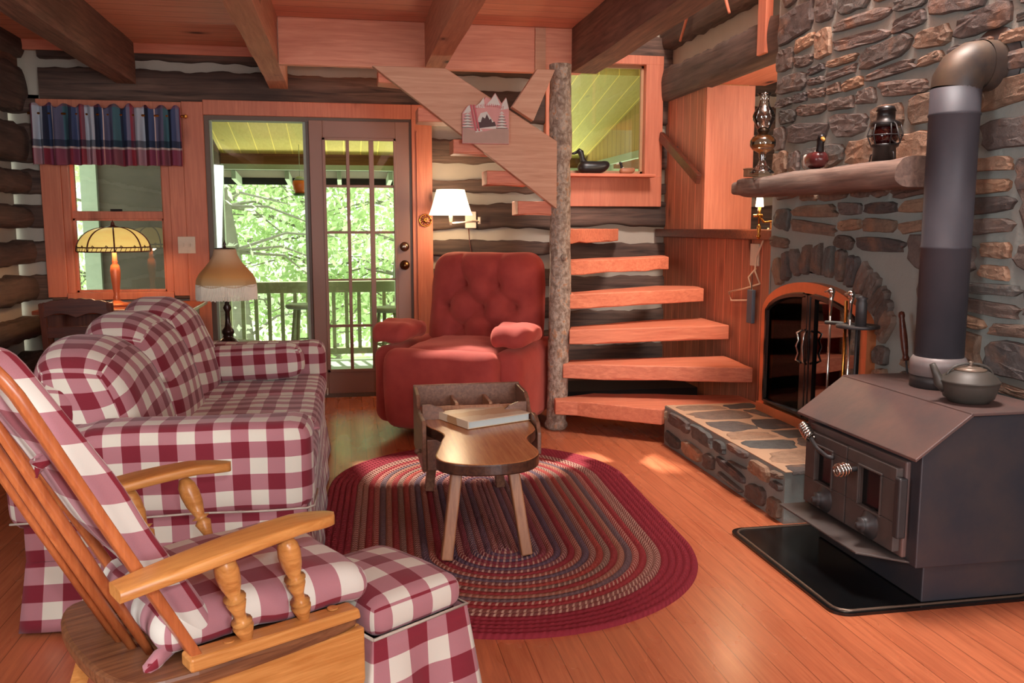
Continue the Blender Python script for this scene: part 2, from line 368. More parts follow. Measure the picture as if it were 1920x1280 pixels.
# ---------------------------------------------------------------- beams and stairwell header
def ceil_beam(x0, x1, y1, mat, label, rough=.004):
    def fn(v): return (v[0] + rough * nz(v[1] * 3, v[2] * 9, x0), v[1], v[2] + rough * nz(v[1] * 2.5, v[0] * 9, x0 + 5))
    m = M(); L = y1 + 3; nseg = 60
    prof = [(x0, 2.175), (x1, 2.175), (x1, 2.445), (x0, 2.445)]
    def sf(u, v):
        k = int(round(v * 4)) % 4; x, z = prof[k]; y = -3 + L * u; return (x + rough * nz(y * 3, k * 4.1, x0) * 1.5, y, z + (rough * 2 * nz(y * 2, k * 3.3, x0) if k < 2 else 0))
    m.surf(sf, nseg, 4, flip=True); m.add([sf(1, 0), sf(1, .25), sf(1, .5), sf(1, .75)], [(0, 1, 2, 3)])
    return tag(m.build('ceiling_beam', mat), label, 'beam', 'ceiling beams')
ceil_beam(-2.34, -2.08, 6.42, m_beam_d, 'dark ceiling beam running along the left log wall, cut by the left edge of the photo')
ceil_beam(-1.475, -1.355, 6.42, m_beam_d, 'dark rough-sawn ceiling beam ending above the plaid window valance')
ceil_beam(-.49, -.365, 6.42, m_beam_l, 'pale ceiling beam ending above the glass door, left of the header board')
ceil_beam(.49, .605, 5.46, m_beam_l, 'short pale ceiling beam butting the middle of the stairwell header board')
ceil_beam(1.40, 1.56, 5.46, m_beam_d, 'dark ceiling beam leading to the top of the bark-covered post')
m = M(); m.box((-.36, 5.46, 2.17), (1.46, 5.51, 2.44)); t = tag(m.build('stairwell_header', m_head, bevel=.004), 'wide orange header board spanning the stairwell opening between ceiling beams', 'board')
m = M(); m.box((1.165, 5.44, 2.18), (1.23, 5.459, 2.43)); m.build('end_block', m_string, t)

# ---------------------------------------------------------------- window 1 with casing
def casing(name, boxes, mat, bev=.004):
    m = M()
    for i, (lo, hi) in enumerate(boxes): m.box((lo[0], lo[1] - i * .0012, lo[2]), hi)
    return struct(m.build(name, mat, bevel=bev))
casing('trim_6', [((-1.985, 6.41, .755), (-1.86, 6.47, 2.06)), ((-1.175, 6.41, .755), (-1.075, 6.47, 2.06)), ((-1.985, 6.41, 1.97), (-1.075, 6.47, 2.065))], m_pine)
casing('trim_7', [((-1.86, 6.42, .755), (-1.815, 6.47, 1.97)), ((-1.225, 6.42, .755), (-1.175, 6.47, 1.97)), ((-1.86, 6.40, .735), (-1.175, 6.47, .785))], m_pine)
def win(name, fr, gl, x0, x1, z0, z1, y, wf, mat):
    m = M(); m.box((x0, y, z0), (x0 + wf, y + .03, z1)); m.box((x1 - wf, y, z0), (x1, y + .03, z1)); m.box((x0, y, z0), (x1, y + .03, z0 + wf)); m.box((x0, y, z1 - wf), (x1, y + .03, z1))
    return m
m = win('', 0, 0, -1.83, -1.215, 1.29, 1.99, 6.50, .03, 0); m.box((-1.83, 6.46, 1.285), (-1.215, 6.53, 1.335)); w1 = struct(m.build('window_1', m_pine, bevel=.003))
m = win('', 0, 0, -1.83, -1.215, .77, 1.30, 6.47, .03, 0); m.build('lower_sash', m_pine, w1, bevel=.003)
m = M(); m.box((-1.80, 6.515, 1.31), (-1.24, 6.519, 1.96)); m.build('upper_pane', m_glass, w1)
m = M(); m.box((-1.80, 6.483, .80), (-1.24, 6.487, 1.29)); m.build('lower_pane', m_glass, w1)
m = M(); m.box((-1.57, 6.45, 1.335), (-1.50, 6.48, 1.35)); m.build('sash_lock', m_dark, w1)

# plaid valance
def valance_mat():
    t = NT('plaid_valance', .9, .2); sep = t.n('ShaderNodeSeparateXYZ', Vector=t.coord('UV')); x, z = sep.outputs[0], sep.outputs[1]
    fx = t.math('FRACT', t.math('DIVIDE', x, .42))
    B, Wt, Rd, G, Dk, T = sc(66, 78, 112), sc(176, 182, 192), sc(150, 62, 72), sc(70, 104, 112), sc(40, 42, 58), sc(214, 190, 178)
    col = t.ramp(fx, [(0, sc(128, 78, 88)), (.05, Wt), (.22, Wt), (.24, Dk), (.33, B), (.42, T), (.44, sc(94, 92, 116)), (.62, G), (.74, Dk), (.8, B), (.88, sc(112, 112, 136)), (.95, Rd)], 'CONSTANT')
    zz = t.math('DIVIDE', t.math('SUBTRACT', z, 1.63), .44)
    ov = t.ramp(zz, [(0, sc(150, 50, 62)), (.25, T), (.28, sc(34, 44, 62)), (.38, sc(90, 104, 132)), (.86, Rd)], 'CONSTANT')
    fac = t.ramp(zz, [(0, .62), (.25, .6), (.28, .75), (.38, .05), (.86, .35)], 'CONSTANT')
    t.color(t.mix(fac, col, ov)); return t.m
m = M(); m.smooth = True
def vfn(u, v):
    x = -2.0 + .93 * u; z = 1.635 + .385 * v + (.012 * nz(u * 9, 3) if v < .05 else 0) + (.022 * nz(u * 22, 8) + .012 * math.sin(u * 60) if v > .97 else 0); a = (.55 + .6 * (1 - v)) * .022
    if v > .8: a = .012
    y = 6.345 - a * math.sin(u * 2 * PI * 13 + 2.2 * nz(u * 5, 1)) - .012 * nz(u * 17, v * 2, 3)
    return (x, y, z)
m.surf(vfn, 260, 26, uv=lambda u, v: (u * 1.25 + .01 * nz(u * 9, 7), 1.635 + .385 * v))
t = tag(m.build('window_valance', valance_mat(), solid=.002), 'gathered blue, red and white plaid valance across the top of the left window', 'curtain')
m = M(); m.tube([(-2.02, 6.36, 1.965), (-1.04, 6.36, 1.965)], .008); m.tube([(-2.0, 6.36, 1.965), (-2.0, 6.42, 1.965)], .006); m.tube([(-1.06, 6.36, 1.965), (-1.06, 6.42, 1.965)], .006); m.lathe([(0, -.015), (.013, -.008), (.013, .008), (0, .015)], (-1.04, 6.36, 1.965), 10); m.build('curtain_rod', m_brass, t)

# ---------------------------------------------------------------- patio door
casing('trim_8', [((-1.075, 6.405, 0), (-.935, 6.47, 2.07)), ((-.935, 6.405, 1.985), (.475, 6.47, 2.085))], m_pine)
casing('trim_9', [((.475, 6.405, 0), (.62, 6.47, 1.99)), ((.475, 6.40, 1.985), (.62, 6.47, 2.085)), ((.505, 6.395, 0), (.515, 6.41, 1.9))], m_pine)
d1 = M(); d1.box((-.935, 6.43, .0), (-.905, 6.55, 1.985)); d1.box((.455, 6.43, 0), (.475, 6.55, 1.985)); d1.box((-.905, 6.43, 1.955), (.455, 6.55, 1.985)); d1.box((-.93, 6.42, -.005), (.475, 6.55, .03)); d1.box((-.26, 6.45, .03), (-.235, 6.53, 1.96))
d1 = struct(d1.build('door_1', plain('door_frame_dark', (96, 74, 58), .5)))
m = M(); m.box((-.905, 6.46, .03), (-.89, 6.5, 1.955)); m.box((-.28, 6.46, .03), (-.26, 6.5, 1.955)); m.box((-.905, 6.46, .03), (-.26, 6.5, .12)); m.build('fixed_sash', plain('pale_sash', (150, 158, 140), .5), d1)
m = M(); m.box((-.89, 6.478, .12), (-.28, 6.482, 1.955)); m.build('fixed_pane', m_glass, d1)
m = M(); X0, X1, GX, GZ = -.238, .457, [(-.13, .005), (.045, .165), (.215, .35)], [(1.83, 1.53), (1.50, 1.205), (1.175, .865), (.84, .535), (.505, .205)]
m.box((X0, 6.42, .03), (-.145, 6.465, 1.965)); m.box((.36, 6.42, .03), (X1, 6.465, 1.965)); m.box((-.145, 6.42, 1.845), (.36, 6.465, 1.965)); m.box((-.145, 6.42, .03), (.36, 6.465, .19))
dl = m.build('door_leaf', m_doorp, d1, bevel=.003)
m = M()
for i in range(2): m.box((GX[i][1] + .008, 6.425, .19), (GX[i + 1][0] - .008, 6.46, 1.845))
for i in range(4): m.box((-.145, 6.428, GZ[i + 1][0] + .006), (.36, 6.457, GZ[i][1] - .006))
m.box((-.15, 6.414, .185), (-.128, 6.425, 1.85)); m.box((.345, 6.414, .185), (.365, 6.425, 1.85)); m.box((-.15, 6.414, 1.83), (.365, 6.425, 1.85)); m.box((-.15, 6.414, .185), (.365, 6.425, .207))
m.build('muntin_grid', m_doorp, dl, bevel=.003)
m = M(); m.box((-.135, 6.442, .2), (.35, 6.445, 1.84)); m.build('door_panes', m_glass, dl)
m_knob = plain('aged_brass', (120, 86, 56), .3, 1)
rx90 = Matrix.Rotation(PI / 2, 3, 'X')
m = M(); m.smooth = True; m.lathe([(0, 0), (.03, 0), (.034, .006), (.026, .014), (.024, .03), (.018, .034), (0, .035)], (.415, 6.42, 1.088), 20, rx90); m.build('deadbolt', plain('deadbolt_nickel', (150, 130, 112), .25, 1), dl)
m = M(); m.smooth = True; m.lathe([(0, 0), (.035, 0), (.035, .006), (.013, .01), (.012, .03), (.024, .038), (.029, .05), (.024, .064), (0, .068)], (.415, 6.42, .955), 20, rx90); m.build('door_knob', m_knob, dl)

# window 2 above the stair
m = M(); m.box((2.62, 4.5, 2.216), (2.8, 5.75, 2.5)); struct(m.build('trim_15', m_pineY))
casing('trim_10', [((2.21, 6.40, 1.38), (2.345, 6.47, 2.48)), ((1.45, 6.40, 2.415), (2.345, 6.47, 2.48)), ((1.45, 6.40, 1.38), (2.345, 6.47, 1.61)), ((1.45, 6.40, 1.38), (1.60, 6.47, 2.48))], m_pine)
casing('trim_11', [((1.55, 6.26, 1.592), (2.25, 6.47, 1.615))], m_pineh)
m = win('', 0, 0, 1.56, 2.225, 1.61, 2.43, 6.46, .035, 0); w2 = struct(m.build('window_2', plain('window_sash_tan', (170, 128, 92), .5), bevel=.003))
m = M(); m.box((1.59, 6.478, 1.64), (2.19, 6.482, 2.40)); m.build('pane', m_glass, w2)

# ---------------------------------------------------------------- stone work
STC = [(112, 98, 90), (126, 108, 98), (98, 88, 84), (142, 118, 100), (158, 128, 106), (92, 86, 84), (134, 112, 98), (116, 104, 98), (170, 136, 110), (104, 102, 98), (120, 106, 98), (108, 98, 92)]
def stone(m, cx, cz, w_, h_, mk, rnd, raise_=.028, tilt=0, base=0, sm=False):
    n = 16; ang0 = rnd.uniform(0, .4); p = []; ex = rnd.uniform(4.0, 14); sk = rnd.uniform(-.18, .18); tp = rnd.uniform(-.15, .15)
    ca, sa = math.cos(tilt), math.sin(tilt)
    for i in range(n):
        a = ang0 + 2 * PI * i / n; c_, s_ = math.cos(a), math.sin(a); r = (abs(c_) ** ex + abs(s_) ** ex) ** (-1 / ex) * rnd.uniform(.88, 1.04); px, pz = c_ * r, s_ * r
        p.append(((px * (1 + tp * pz)) * w_ / 2 + sk * pz * h_ / 2, pz * (1 + tp * px) * h_ / 2))
    P = []
    for k, d in ((1.0, base - .01), (.98, base + raise_ * .6), (.9, base + raise_ * .95), (.5, base + raise_ * rnd.uniform(.9, 1.15))):
        for x, z in p:
            x2, z2 = x * k, z * k; P.append(mk(cx + x2 * ca - z2 * sa, cz + x2 * sa + z2 * ca, d + rnd.uniform(-.15, .15) * raise_))
    c = sc(*rnd.choice(STC)); k = rnd.uniform(.8, 1.2); m.col = tuple(v * k for v in c[:3]) + (1,); m.cur = 1; m.smooth = sm
    m.add(P, [(j * n + i, j * n + (i + 1) % n, (j + 1) * n + (i + 1) % n, (j + 1) * n + i) for j in range(3) for i in range(n)] + [tuple(range(3 * n, 4 * n))])
    m.smooth = False; m.cur = 0; m.col = None
def stone_field(m, a0, a1, z0, z1, mk, rnd, hmin, hmax, amin, amax, gap=.022, skip=None, raise_=.028):
    z = z0
    while z < z1 - .03:
        h = min(rnd.uniform(hmin, hmax), z1 - z); a = a0 - rnd.uniform(0, .1)
        while a < a1:
            w_ = rnd.uniform(amin, amax) * (.7 + h / hmax * .5); e = min(a + w_, a1); s0 = max(a, a0)
            if e - s0 > .05:
                sub = 2 if h > .1 and rnd.random() < .3 else 1
                for q in range(sub):
                    hh = h / sub; cz = z + hh * (q + .5) + rnd.uniform(-.008, .008); cx = (s0 + e) / 2
                    if not (skip and skip(cx, cz, (e - s0) / 2, hh / 2)):
                        g = gap * rnd.uniform(.6, 1.6); stone(m, cx, cz, e - s0 - g, (hh - g) * rnd.uniform(.82, 1.05), mk, rnd, raise_, rnd.uniform(-.09, .09))
            a = e + .001 if e >= a1 else a + w_
        z += h
FY0, FY1, FSP, FZ0 = 3.46, 4.46, .76, .22   # fireplace opening: near and far jamb, spring height, bottom
def arch(y): t_ = (y - (FY0 + FY1) / 2) / ((FY1 - FY0) / 2); return FSP + .195 * math.sqrt(max(0, 1 - t_ * t_))
rnd = random.Random(3); ch = thing('stone_chimney', 'tall grey fieldstone chimney breast with an arched fireplace, right side of the room', 'chimney', (2.5, 3.0, 0))
m = M(); L0 = Vector((2.5, 3.0, 0))
def mkc(y, z, d): return (XC - d - 2.5, y - 3.0, z)
def wall_prism(y0, y1, z0, z1): m.box((XC - 2.5, y0 - 3, z0), (3.0 - 2.5, y1 - 3, z1))
wall_prism(.9, FY0, 0, 4.5); wall_prism(FY0, 4.47, 1.0, 4.5); wall_prism(FY0, 4.47, 0, FZ0); wall_prism(4.455, 4.475, 0, 1.0)
N = 24
pts = [(FY0 + (4.46 - FY0) * i / N) for i in range(N + 1)]
for i in range(N):
    ya, yb = pts[i], pts[i + 1]; m.add([mkc(ya, arch(ya), 0), mkc(yb, arch(yb), 0), mkc(yb, 1.01, 0), mkc(ya, 1.01, 0), mkc(ya, arch(ya), -.3), mkc(yb, arch(yb), -.3)], [(0, 1, 2, 3), (0, 4, 5, 1)])
def skipf(cy, cz, hw, hh):
    if cz < .76 and cy + hw > 3.40: return True
    if cz < 1.25 and ((cy - 3.96) / (.70 + hw * .9)) ** 2 + ((cz - .76) / (.37 + hh * .9)) ** 2 < 1: return True
    if cz < .64 and cy < 3.13 and cy > 2.4 and False: return True
    return False
stone_field(m, .92, 4.47, .0, 2.62, mkc, rnd, .06, .165, .12, .42, .013, skipf, .02)
# voussoirs round the arch
for i in range(17):
    a = PI * (i + .5) / 17; cy = (FY0 + FY1) / 2 + math.cos(a) * (.585); cz = FSP + math.sin(a) * .29 + .0
    if cy < 4.40 and 1: stone(m, cy, cz + .02, .075, .15, mkc, rnd, .03, -(PI / 2 - a) * .5)
for z in (.28, .38, .48, .58, .68): stone(m, 3.405, z, .10, .085, mkc, rnd)
o = m.build('chimney_stonework', [m_mortar, m_stone], ch)
m = M(); m.box((.3, .46, .2), (.34, 1.46, 1.0)); m.build('firebox', plain('sooty_firebox', (70, 52, 44), .9), ch)
# stones on the far corner that overlap the partition
m = M()
stone_field(m, 2.2, 2.3, 0, 1, mkc, rnd, 1, 1, 1, 1) if False else None

# raised hearth
he = thing('stone_hearth', 'low raised fieldstone hearth with flagstone top in front of the fireplace', 'hearth', (1.76, 4.7, 0))
HX, HY0, HY1, HZ = 1.765, 3.27, 4.66, .22
m = M(); m.cur = 0
fz = lambda y: .03 * nz(y * 3, 5)
m.box((HX - 1.76, HY0 - 4.7 + .004, 0), (XC - .002 - 1.76, HY1 - 4.7 - .22, HZ)); m.prism([(HX - 1.76, -.27), (XC - .002 - 1.76, -.27), (XC - .002 - 1.76, -.05), (.0, -.03)], 'z', 0, HZ)
rnd = random.Random(9)
def mkh(y, z, d): return (HX - d - 1.76, y - 4.7, z)
stone_field(m, HY0, HY1, .0, .225, mkh, rnd, .09, .15, .14, .32, .03, None, .022)
me1 = m.build('hearth_base', [m_mortar, m_stone], he)
m = M(); m.cur = 0; m.prism([(HX - 1.76 + .0, HY0 - 4.7), (XC - 1.76, HY0 - 4.7), (XC - 1.76 - .002, -.2), (XC - 1.76 - .002, -.045), (.005, -.03)], 'z', HZ, HZ + .004)
def mkt(x, y, d): return (x - 1.76, y - 4.7, HZ + .003 + d)
y = HY1 - .02
while y > HY0 + .08:
    h = rnd.uniform(.13, .26); x = HX + .02
    while x < XC:
        w_ = rnd.uniform(.16, .5); e = min(x + w_, XC)
        if e - x > .06:
            stone(m, (x + e) / 2, y - h / 2, e - x - .016, h - .022, mkt, rnd, .004, rnd.uniform(-.2, .2), 0, True)
        x = e
    y -= h
m.build('flagstone_top', [m_mortar2, m_stone], he)

# ---------------------------------------------------------------- braided rug
def rug_mat():
    t = NT('braided_wool', .95, .1); a = t.n('ShaderNodeAttribute', attribute_name='Col'); u = t.n('ShaderNodeSeparateXYZ', Vector=t.coord('UV'))
    fl = a.outputs['Alpha']
    x, y = u.outputs[0], u.outputs[1]; fy = t.math('FRACT', y); tri = t.math('ABSOLUTE', t.math('SUBTRACT', fy, .5))
    ph = t.math('FRACT', t.math('ADD', t.math('MULTIPLY', x, 42), t.math('MULTIPLY', tri, 1.4)))
    half = t.math('GREATER_THAN', fy, .5); k = t.math('LESS_THAN', t.math('FRACT', t.math('ADD', ph, t.math('MULTIPLY', half, .5))), .36)
    strand = t.math('MULTIPLY', k, fl); n = t.noise(t.coord('UV', (30, 6, 1)), 3, 3)
    base = t.mix(t.math('MULTIPLY', n, .35), a.outputs[0], sc(60, 30, 38)); c = t.mix(t.math('MULTIPLY', strand, .8), base, sc(198, 162, 142))
    t.color(c); hb = t.math('ADD', t.math('MULTIPLY', t.math('SINE', t.math('MULTIPLY', ph, 6.283)), .5), t.math('MULTIPLY', tri, -3)); t.bump(hb, .6, .004); return t.m
rg = M(); rg.smooth = True
RC = (.59, 3.63); NR = 27; RW = .0268; SEG = .455; DIR = (.045, .999)
RU = [(142, 46, 56)] * 5 + [(128, 72, 68), (132, 80, 72), (148, 54, 56), (146, 60, 58), (104, 82, 86), (150, 94, 76), (144, 56, 56), (120, 88, 78), (156, 64, 56), (126, 76, 72), (98, 80, 92), (152, 84, 70), (146, 54, 60), (124, 74, 78), (94, 74, 92), (142, 66, 68), (132, 56, 70), (98, 78, 98), (134, 68, 78), (102, 74, 94), (146, 76, 80), (126, 66, 82)]
FL = [0, 0, 0, 0, 0, .8, .75, 0, .75, .1, .3, .0, .55, .1, .7, .1, .65, .0, .75, .1, .8, .2, .7, .75, .3, .85, .8]
for i in range(NR):
    r0 = .72 - i * RW
    def fn(u, v, r0=r0):
        rr = max(.001, r0 - RW * v); per = 2 * PI * rr + 4 * SEG; s_ = u * per; 
        if s_ < 2 * SEG: x, y = rr, -SEG + s_
        elif s_ < 2 * SEG + PI * rr: a = (s_ - 2 * SEG) / rr; x, y = rr * math.cos(a), SEG + rr * math.sin(a)
        elif s_ < 4 * SEG + PI * rr: x, y = -rr, SEG - (s_ - 2 * SEG - PI * rr)
        else: a = PI + (s_ - 4 * SEG - PI * rr) / rr; x, y = rr * math.cos(a), -SEG + rr * math.sin(a)
        z = .004 + .012 * math.sin(PI * min(max(v, .0), 1)) ** .5
        if i == 0 and v == 0: z = 0
        return (x * DIR[1] + y * DIR[0], y * DIR[1] - x * DIR[0], z)
    per = 2 * PI * r0 + 4 * SEG; c = sc(*RU[i]); rg.col = c[:3] + (FL[i],)
    rg.surf(fn, 150, 4, uv=lambda u, v, i=i, per=per: (u * round(per * 42) / 42, i + v), flip=True)
rg.col = None
tag(rg.build('braided_rug', rug_mat(), loc=(RC[0], RC[1], 0)), 'large oval braided rug in red, blue and tan rings on the plank floor', 'rug')

# ---------------------------------------------------------------- sofa (checked slipcover)
so = thing('sofa', 'red and cream checked slipcovered sofa with its end arm facing the camera', 'sofa', (-.57, 3.8, 0))
def wr(v, a=.006, f=7, s=0): return (v[0] + a * nz(v[1] * f, v[2] * f, s), v[1] + a * nz(v[0] * f, v[2] * f, s + 5), v[2] + a * nz(v[0] * f, v[1] * f, s + 9))
def soft(m, c, size, r, seg=14, puff=0, sd=0, am=.007, rot=None, axis=2):
    def fn(v):
        h = [size[k] / 2 for k in range(3)]; o = [k for k in range(3) if k != axis]; q = (1 - (v[o[0]] / h[o[0]]) ** 2) * (1 - (v[o[1]] / h[o[1]]) ** 2); v = Vector(v)
        v[axis] *= 1 + puff * max(0, q); return wr(v, am, 6, sd)
    m.smooth = True; return m.rbox(c, size, r, seg, fn, rot)
SX, SY = .45, 1.05
m = M(); soft(m, (.01, 0, .27), (.86, 1.76, .30), .04, 18, .0, 3); m.build('seat_frame', m_ging, so)
m = M()
def skirt(m, x0, x1, y0, y1, z0, z1, flare=.02, npl=3, amp=.008, sd=0):
    per = [(x0, y0), (x1, y0), (x1, y1), (x0, y1)]; L = [x1 - x0, y1 - y0, x1 - x0, y1 - y0]; tot = sum(L)
    def fn(u, v):
        s_ = (u % 1) * tot; k = 0
        while k < 3 and s_ > L[k]: s_ -= L[k]; k += 1
        t_ = s_ / L[k]; a, b = per[k], per[(k + 1) % 4]; x, y = a[0] + (b[0] - a[0]) * t_, a[1] + (b[1] - a[1]) * t_; cx, cy = (x0 + x1) / 2, (y0 + y1) / 2
        nx, ny = [(0, -1), (1, 0), (0, 1), (-1, 0)][k]; dn = 1 - v; d = flare * dn + dn * amp * math.sin(u * tot * 2 * PI * npl + 2 * nz(u * 9, sd))
        cx_ = flare * dn * ((1 if x > cx else -1) * (abs(x - cx) / ((x1 - x0) / 2)) ** 4) if ny else 0; cy_ = flare * dn * ((1 if y > cy else -1) * (abs(y - cy) / ((y1 - y0) / 2)) ** 4) if nx else 0
        return (x + nx * d + cx_, y + ny * d + cy_, z0 + (z1 - z0) * v + .004 * nz(u * 20, sd) * dn)
    m.smooth = True; m.surf(fn, 240, 8, closed_u=True, uv=lambda u, v: (u * tot, z0 + (z1 - z0) * v))
skirt(m, -SX + .05, SX - .02, -SY + .02, SY - .02, .015, .225, .025, 2.2, .006, 4); m.build('skirt', m_ging, so, solid=.004)
m = M(); skirt(m, -SX + .05, SX - .02, -SY + .02, SY - .02, .225, .38, .0, 1, .001, 5); m.build('base_cover', m_ging, so)
for sg in (-1, 1):
    m = M()
    def arm(v, sg=sg):
        x, y, z = v; y += .02 * sg * math.sin(max(0, (z + .1)) * 6) if sg * y > 0 else 0
        return wr((x, y, z - .012 * (x < -.2)), .007, 5, sg)
    m.smooth = True; m.rbox((.0, sg * (SY - .11), .48), (.90, .215, .30), .06, 18, arm)
    a = m.build('arm', m_ging, so)
    m = M(); xs = [(-.43 + .86 * i / 12) for i in range(13)]; m.smooth = True; m.tube([(x, sg * (SY + .004), .355 + .004 * nz(x * 5)) for x in xs] + [(.452, sg * (SY - .02), .355), (.456, sg * (SY - .2), .355)], .0035, 6); m.build('arm_piping', m_pipg, a)
m = M(); soft(m, (-.36, 0, .49), (.20, 1.80, .52), .09, 16, .0, 8, .01); m.build('back_rest', m_ging, so)
for k, (y, ww) in enumerate(((-.58, .60), (.0, .60), (.58, .60))):
    m = M()
    def bc(v, k=k):
        x, y, z = v; q = max(0, 1 - (y / .32) ** 2) * max(0, 1 - (z / .34) ** 2); x += .07 * q if x > 0 else -.03 * q; z += -.06 * (y / .3) ** 2 * (z > 0); x -= z * .28 ; y += .012 * nz(z * 6, x * 4, k); return wr((x, y, z), .014, 4.5, k * 3)
    m.smooth = True; m.rbox((-.26, y, (.605, .635, .655)[k]), (.24, ww, .50), .11, 18, bc); m.build('back_cushion', m_ging, so, uvrot=.06 * (k - 1), uvoff=(.03 * k, .02 * k))
for k, y in enumerate((-.56, 0, .56)):
    m = M(); soft(m, (.12, y, .415), (.66, .565, .12), .05, 14, .14, 20 + k, .006); m.build('seat_cushion', m_ging, so)
tw = M(); tw.smooth = True; tw.surf(lambda u, v: (.05 + .42 * u - .1 * v, -.90 + .13 * v + .01 * nz(u * 8, v * 3), .555 + .03 * math.sin(v * PI) + .02 * nz(u * 7, v * 4, 2) + .02 * (1 - v)), 30, 8, uv=lambda u, v: (u * .42, v * .15)); tw.build('cover_fold', m_ging, so, solid=.008)
m = M()
def bol(v):
    x, y, z = v; e = abs(x) / .235; k = 1 - .10 * e ** 6; return wr((x + .0, y * k, z * k), .006, 7, 2)
m.smooth = True; m.rbox((0, 0, 0), (.47, .16, .175), .07, 16, bol)
m.tube([(-.22 + .44 * i / 20, -.066, .058 + .004 * nz(i * .7)) for i in range(21)], .005, 6)
t = tag(m.build('bolster_cushion', m_ging, loc=(-.45, 4.43, .572)), 'oblong checked bolster cushion lying against the far sofa arm', 'cushion'); t.rotation_euler = (0, -.03, -.02)

# ---------------------------------------------------------------- recliner
def velvet():
    t = NT('red_velvet', .85, .2); n = t.noise(t.coord(), 9, 4); t.color(t.mix(n, sc(134, 46, 44), sc(180, 76, 66))); t.b.inputs['Sheen Weight'].default_value = .5; t.b.inputs['Sheen Tint'].default_value = sc(255, 150, 130); t.bump(t.noise(t.coord(), 40, 3), .15, .002); return t.m
m_vel = velvet()
re = thing('recliner', 'plush red velvet recliner with button-tufted back beside the glass door', 'armchair', (.77, 5.42, 0), math.radians(-29))
m = M()
DIM = [(-.12, .20), (.10, .20), (-.24, .06), (.0, .055), (.22, .06), (-.13, -.08), (.11, -.085), (-.24, -.2), (0, -.2), (.24, -.2)]
DSEG = [(p_, q_) for i, p_ in enumerate(DIM) for q_ in DIM[i + 1:] if .06 < abs(p_[1] - q_[1]) < .2 and abs(p_[0] - q_[0]) < .17] + [((-.12, .20), (-.15, .40)), ((.10, .20), (.12, .40))]
def backfn(v):
    x, y, z = v; taper = 1 - .10 * max(0, z / .42) ** 3; x *= taper
    if y < 0:
        bul = .075 * (1 - (x / .38) ** 2); y -= max(0, bul); d = 0; dm = 9
        for (a, b) in DIM: dm = min(dm, math.hypot(x - a, z - b))
        for (s1, s2) in DSEG:
            ax, az = s1; bx, bz = s2; L2 = (bx - ax) ** 2 + (bz - az) ** 2; t_ = max(0, min(1, ((x - ax) * (bx - ax) + (z - az) * (bz - az)) / L2)); q_ = math.hypot(x - ax - t_ * (bx - ax), z - az - t_ * (bz - az)); d += .034 * math.exp(-q_ / .022)
        d = min(d, .055) + .075 * math.exp(-dm / .03)
        y += d
    y += .30 * (z + .42) * .55
    return wr((x, y, z), .006, 6, 3)
m.smooth = True; m.rbox((0, .18, .665), (.76, .24, .80), .10, 72, backfn); m.build('backrest', m_vel, re)
m = M()
def seatf(v):
    x, y, z = v; z += (.025 * (1 - (x / .33) ** 2) * (1 - (y / .4) ** 2) if z > 0 else 0); z += .010 * nz(x * 8, y * 6) if z > 0 else 0; return wr((x, y, z), .006, 6, 7)
m.smooth = True; m.rbox((0, -.18, .43), (.60, .72, .20), .09, 18, seatf); m.build('seat', m_vel, re)
m = M()
def frontf(v):
    x, y, z = v; y -= .03 * max(0, 1 - ((z - .02) / .22) ** 2) if y < 0 else 0; return wr((x, y, z), .006, 6, 8)
m.smooth = True; m.rbox((-.0, -.50, .295), (.70, .16, .47), .07, 18, frontf); m.build('footrest', m_vel, re)
for sg in (-1, 1):
    m = M(); soft(m, (sg * .375, -.06, .30), (.17, .86, .46), .07, 16, 0, sg); a = m.build('arm', m_vel, re)
    m = M()
    def padf(v):
        x, y, z = v; z += .03 * max(0, 1 - (y / .2) ** 2) + (.02 * (y + .17)) ; z += .008 * nz(x * 14, y * 12) + .012 * math.sin(y * 40) * (z > 0) * .5; x *= 1 - .25 * (abs(y) / .19) ** 3; return (x, y, z)
    m.smooth = True; m.rbox((sg * .375, -.27, .585), (.25, .38, .10), .045, 16, padf); m.build('arm_pillow', m_vel, a)
m = M(); m.box((-.34, -.40, .03), (.34, .36, .10)); m.build('base', m_dark, re)

# ---------------------------------------------------------------- cobbler's bench
cb = thing('cobblers_bench', "stained wooden cobbler's bench coffee table with raised divided tray, on the braided rug", 'coffee table', (.53, 3.5, .016), math.radians(0))
m_bt = wood('bench_top', (214, 148, 92), (172, 106, 62), 'y', 1.3, .22, 0, None, .35, .04); m_bd = wood('bench_side', (150, 106, 82), (100, 66, 52), 'y', 1.3, .35, 0, None, .35, .05)
m_bf = wood('bench_leg', (178, 122, 84), (138, 88, 60), 'z', 1.3, .4, 0, None, .3, .05)
out = [(x - (.045 if y < -.15 else 0), y) for x, y in ((-.175, -.34), (-.19, -.41), (-.18, -.475), (-.14, -.525), (-.08, -.555), (.0, -.565), (.08, -.555), (.14, -.525), (.185, -.46), (.20, -.39), (.195, -.32), (.19, -.25), (.195, -.18), (.20, -.10), (.225, -.02), (.225, .46), (-.225, .46), (-.225, .10), (-.205, .03), (-.18, -.02), (-.165, -.10), (-.14, -.17), (-.155, -.25))]
def smooth_poly(p, it=2):
    for _ in range(it): p = [q for i in range(len(p)) for q in ((p[i][0] * .75 + p[(i + 1) % len(p)][0] * .25, p[i][1] * .75 + p[(i + 1) % len(p)][1] * .25), (p[i][0] * .25 + p[(i + 1) % len(p)][0] * .75, p[i][1] * .25 + p[(i + 1) % len(p)][1] * .75))]
    return p
m = M(); m.prism(smooth_poly(out), 'z', .352, .395); m.mi = [0, 0] + [1] * (len(m.f) - 2); m.build('seat_plank', [m_bt, wood('bench_edge', (92, 58, 42), (56, 34, 28), 'y', 1.3, .3)], cb, bevel=.006)
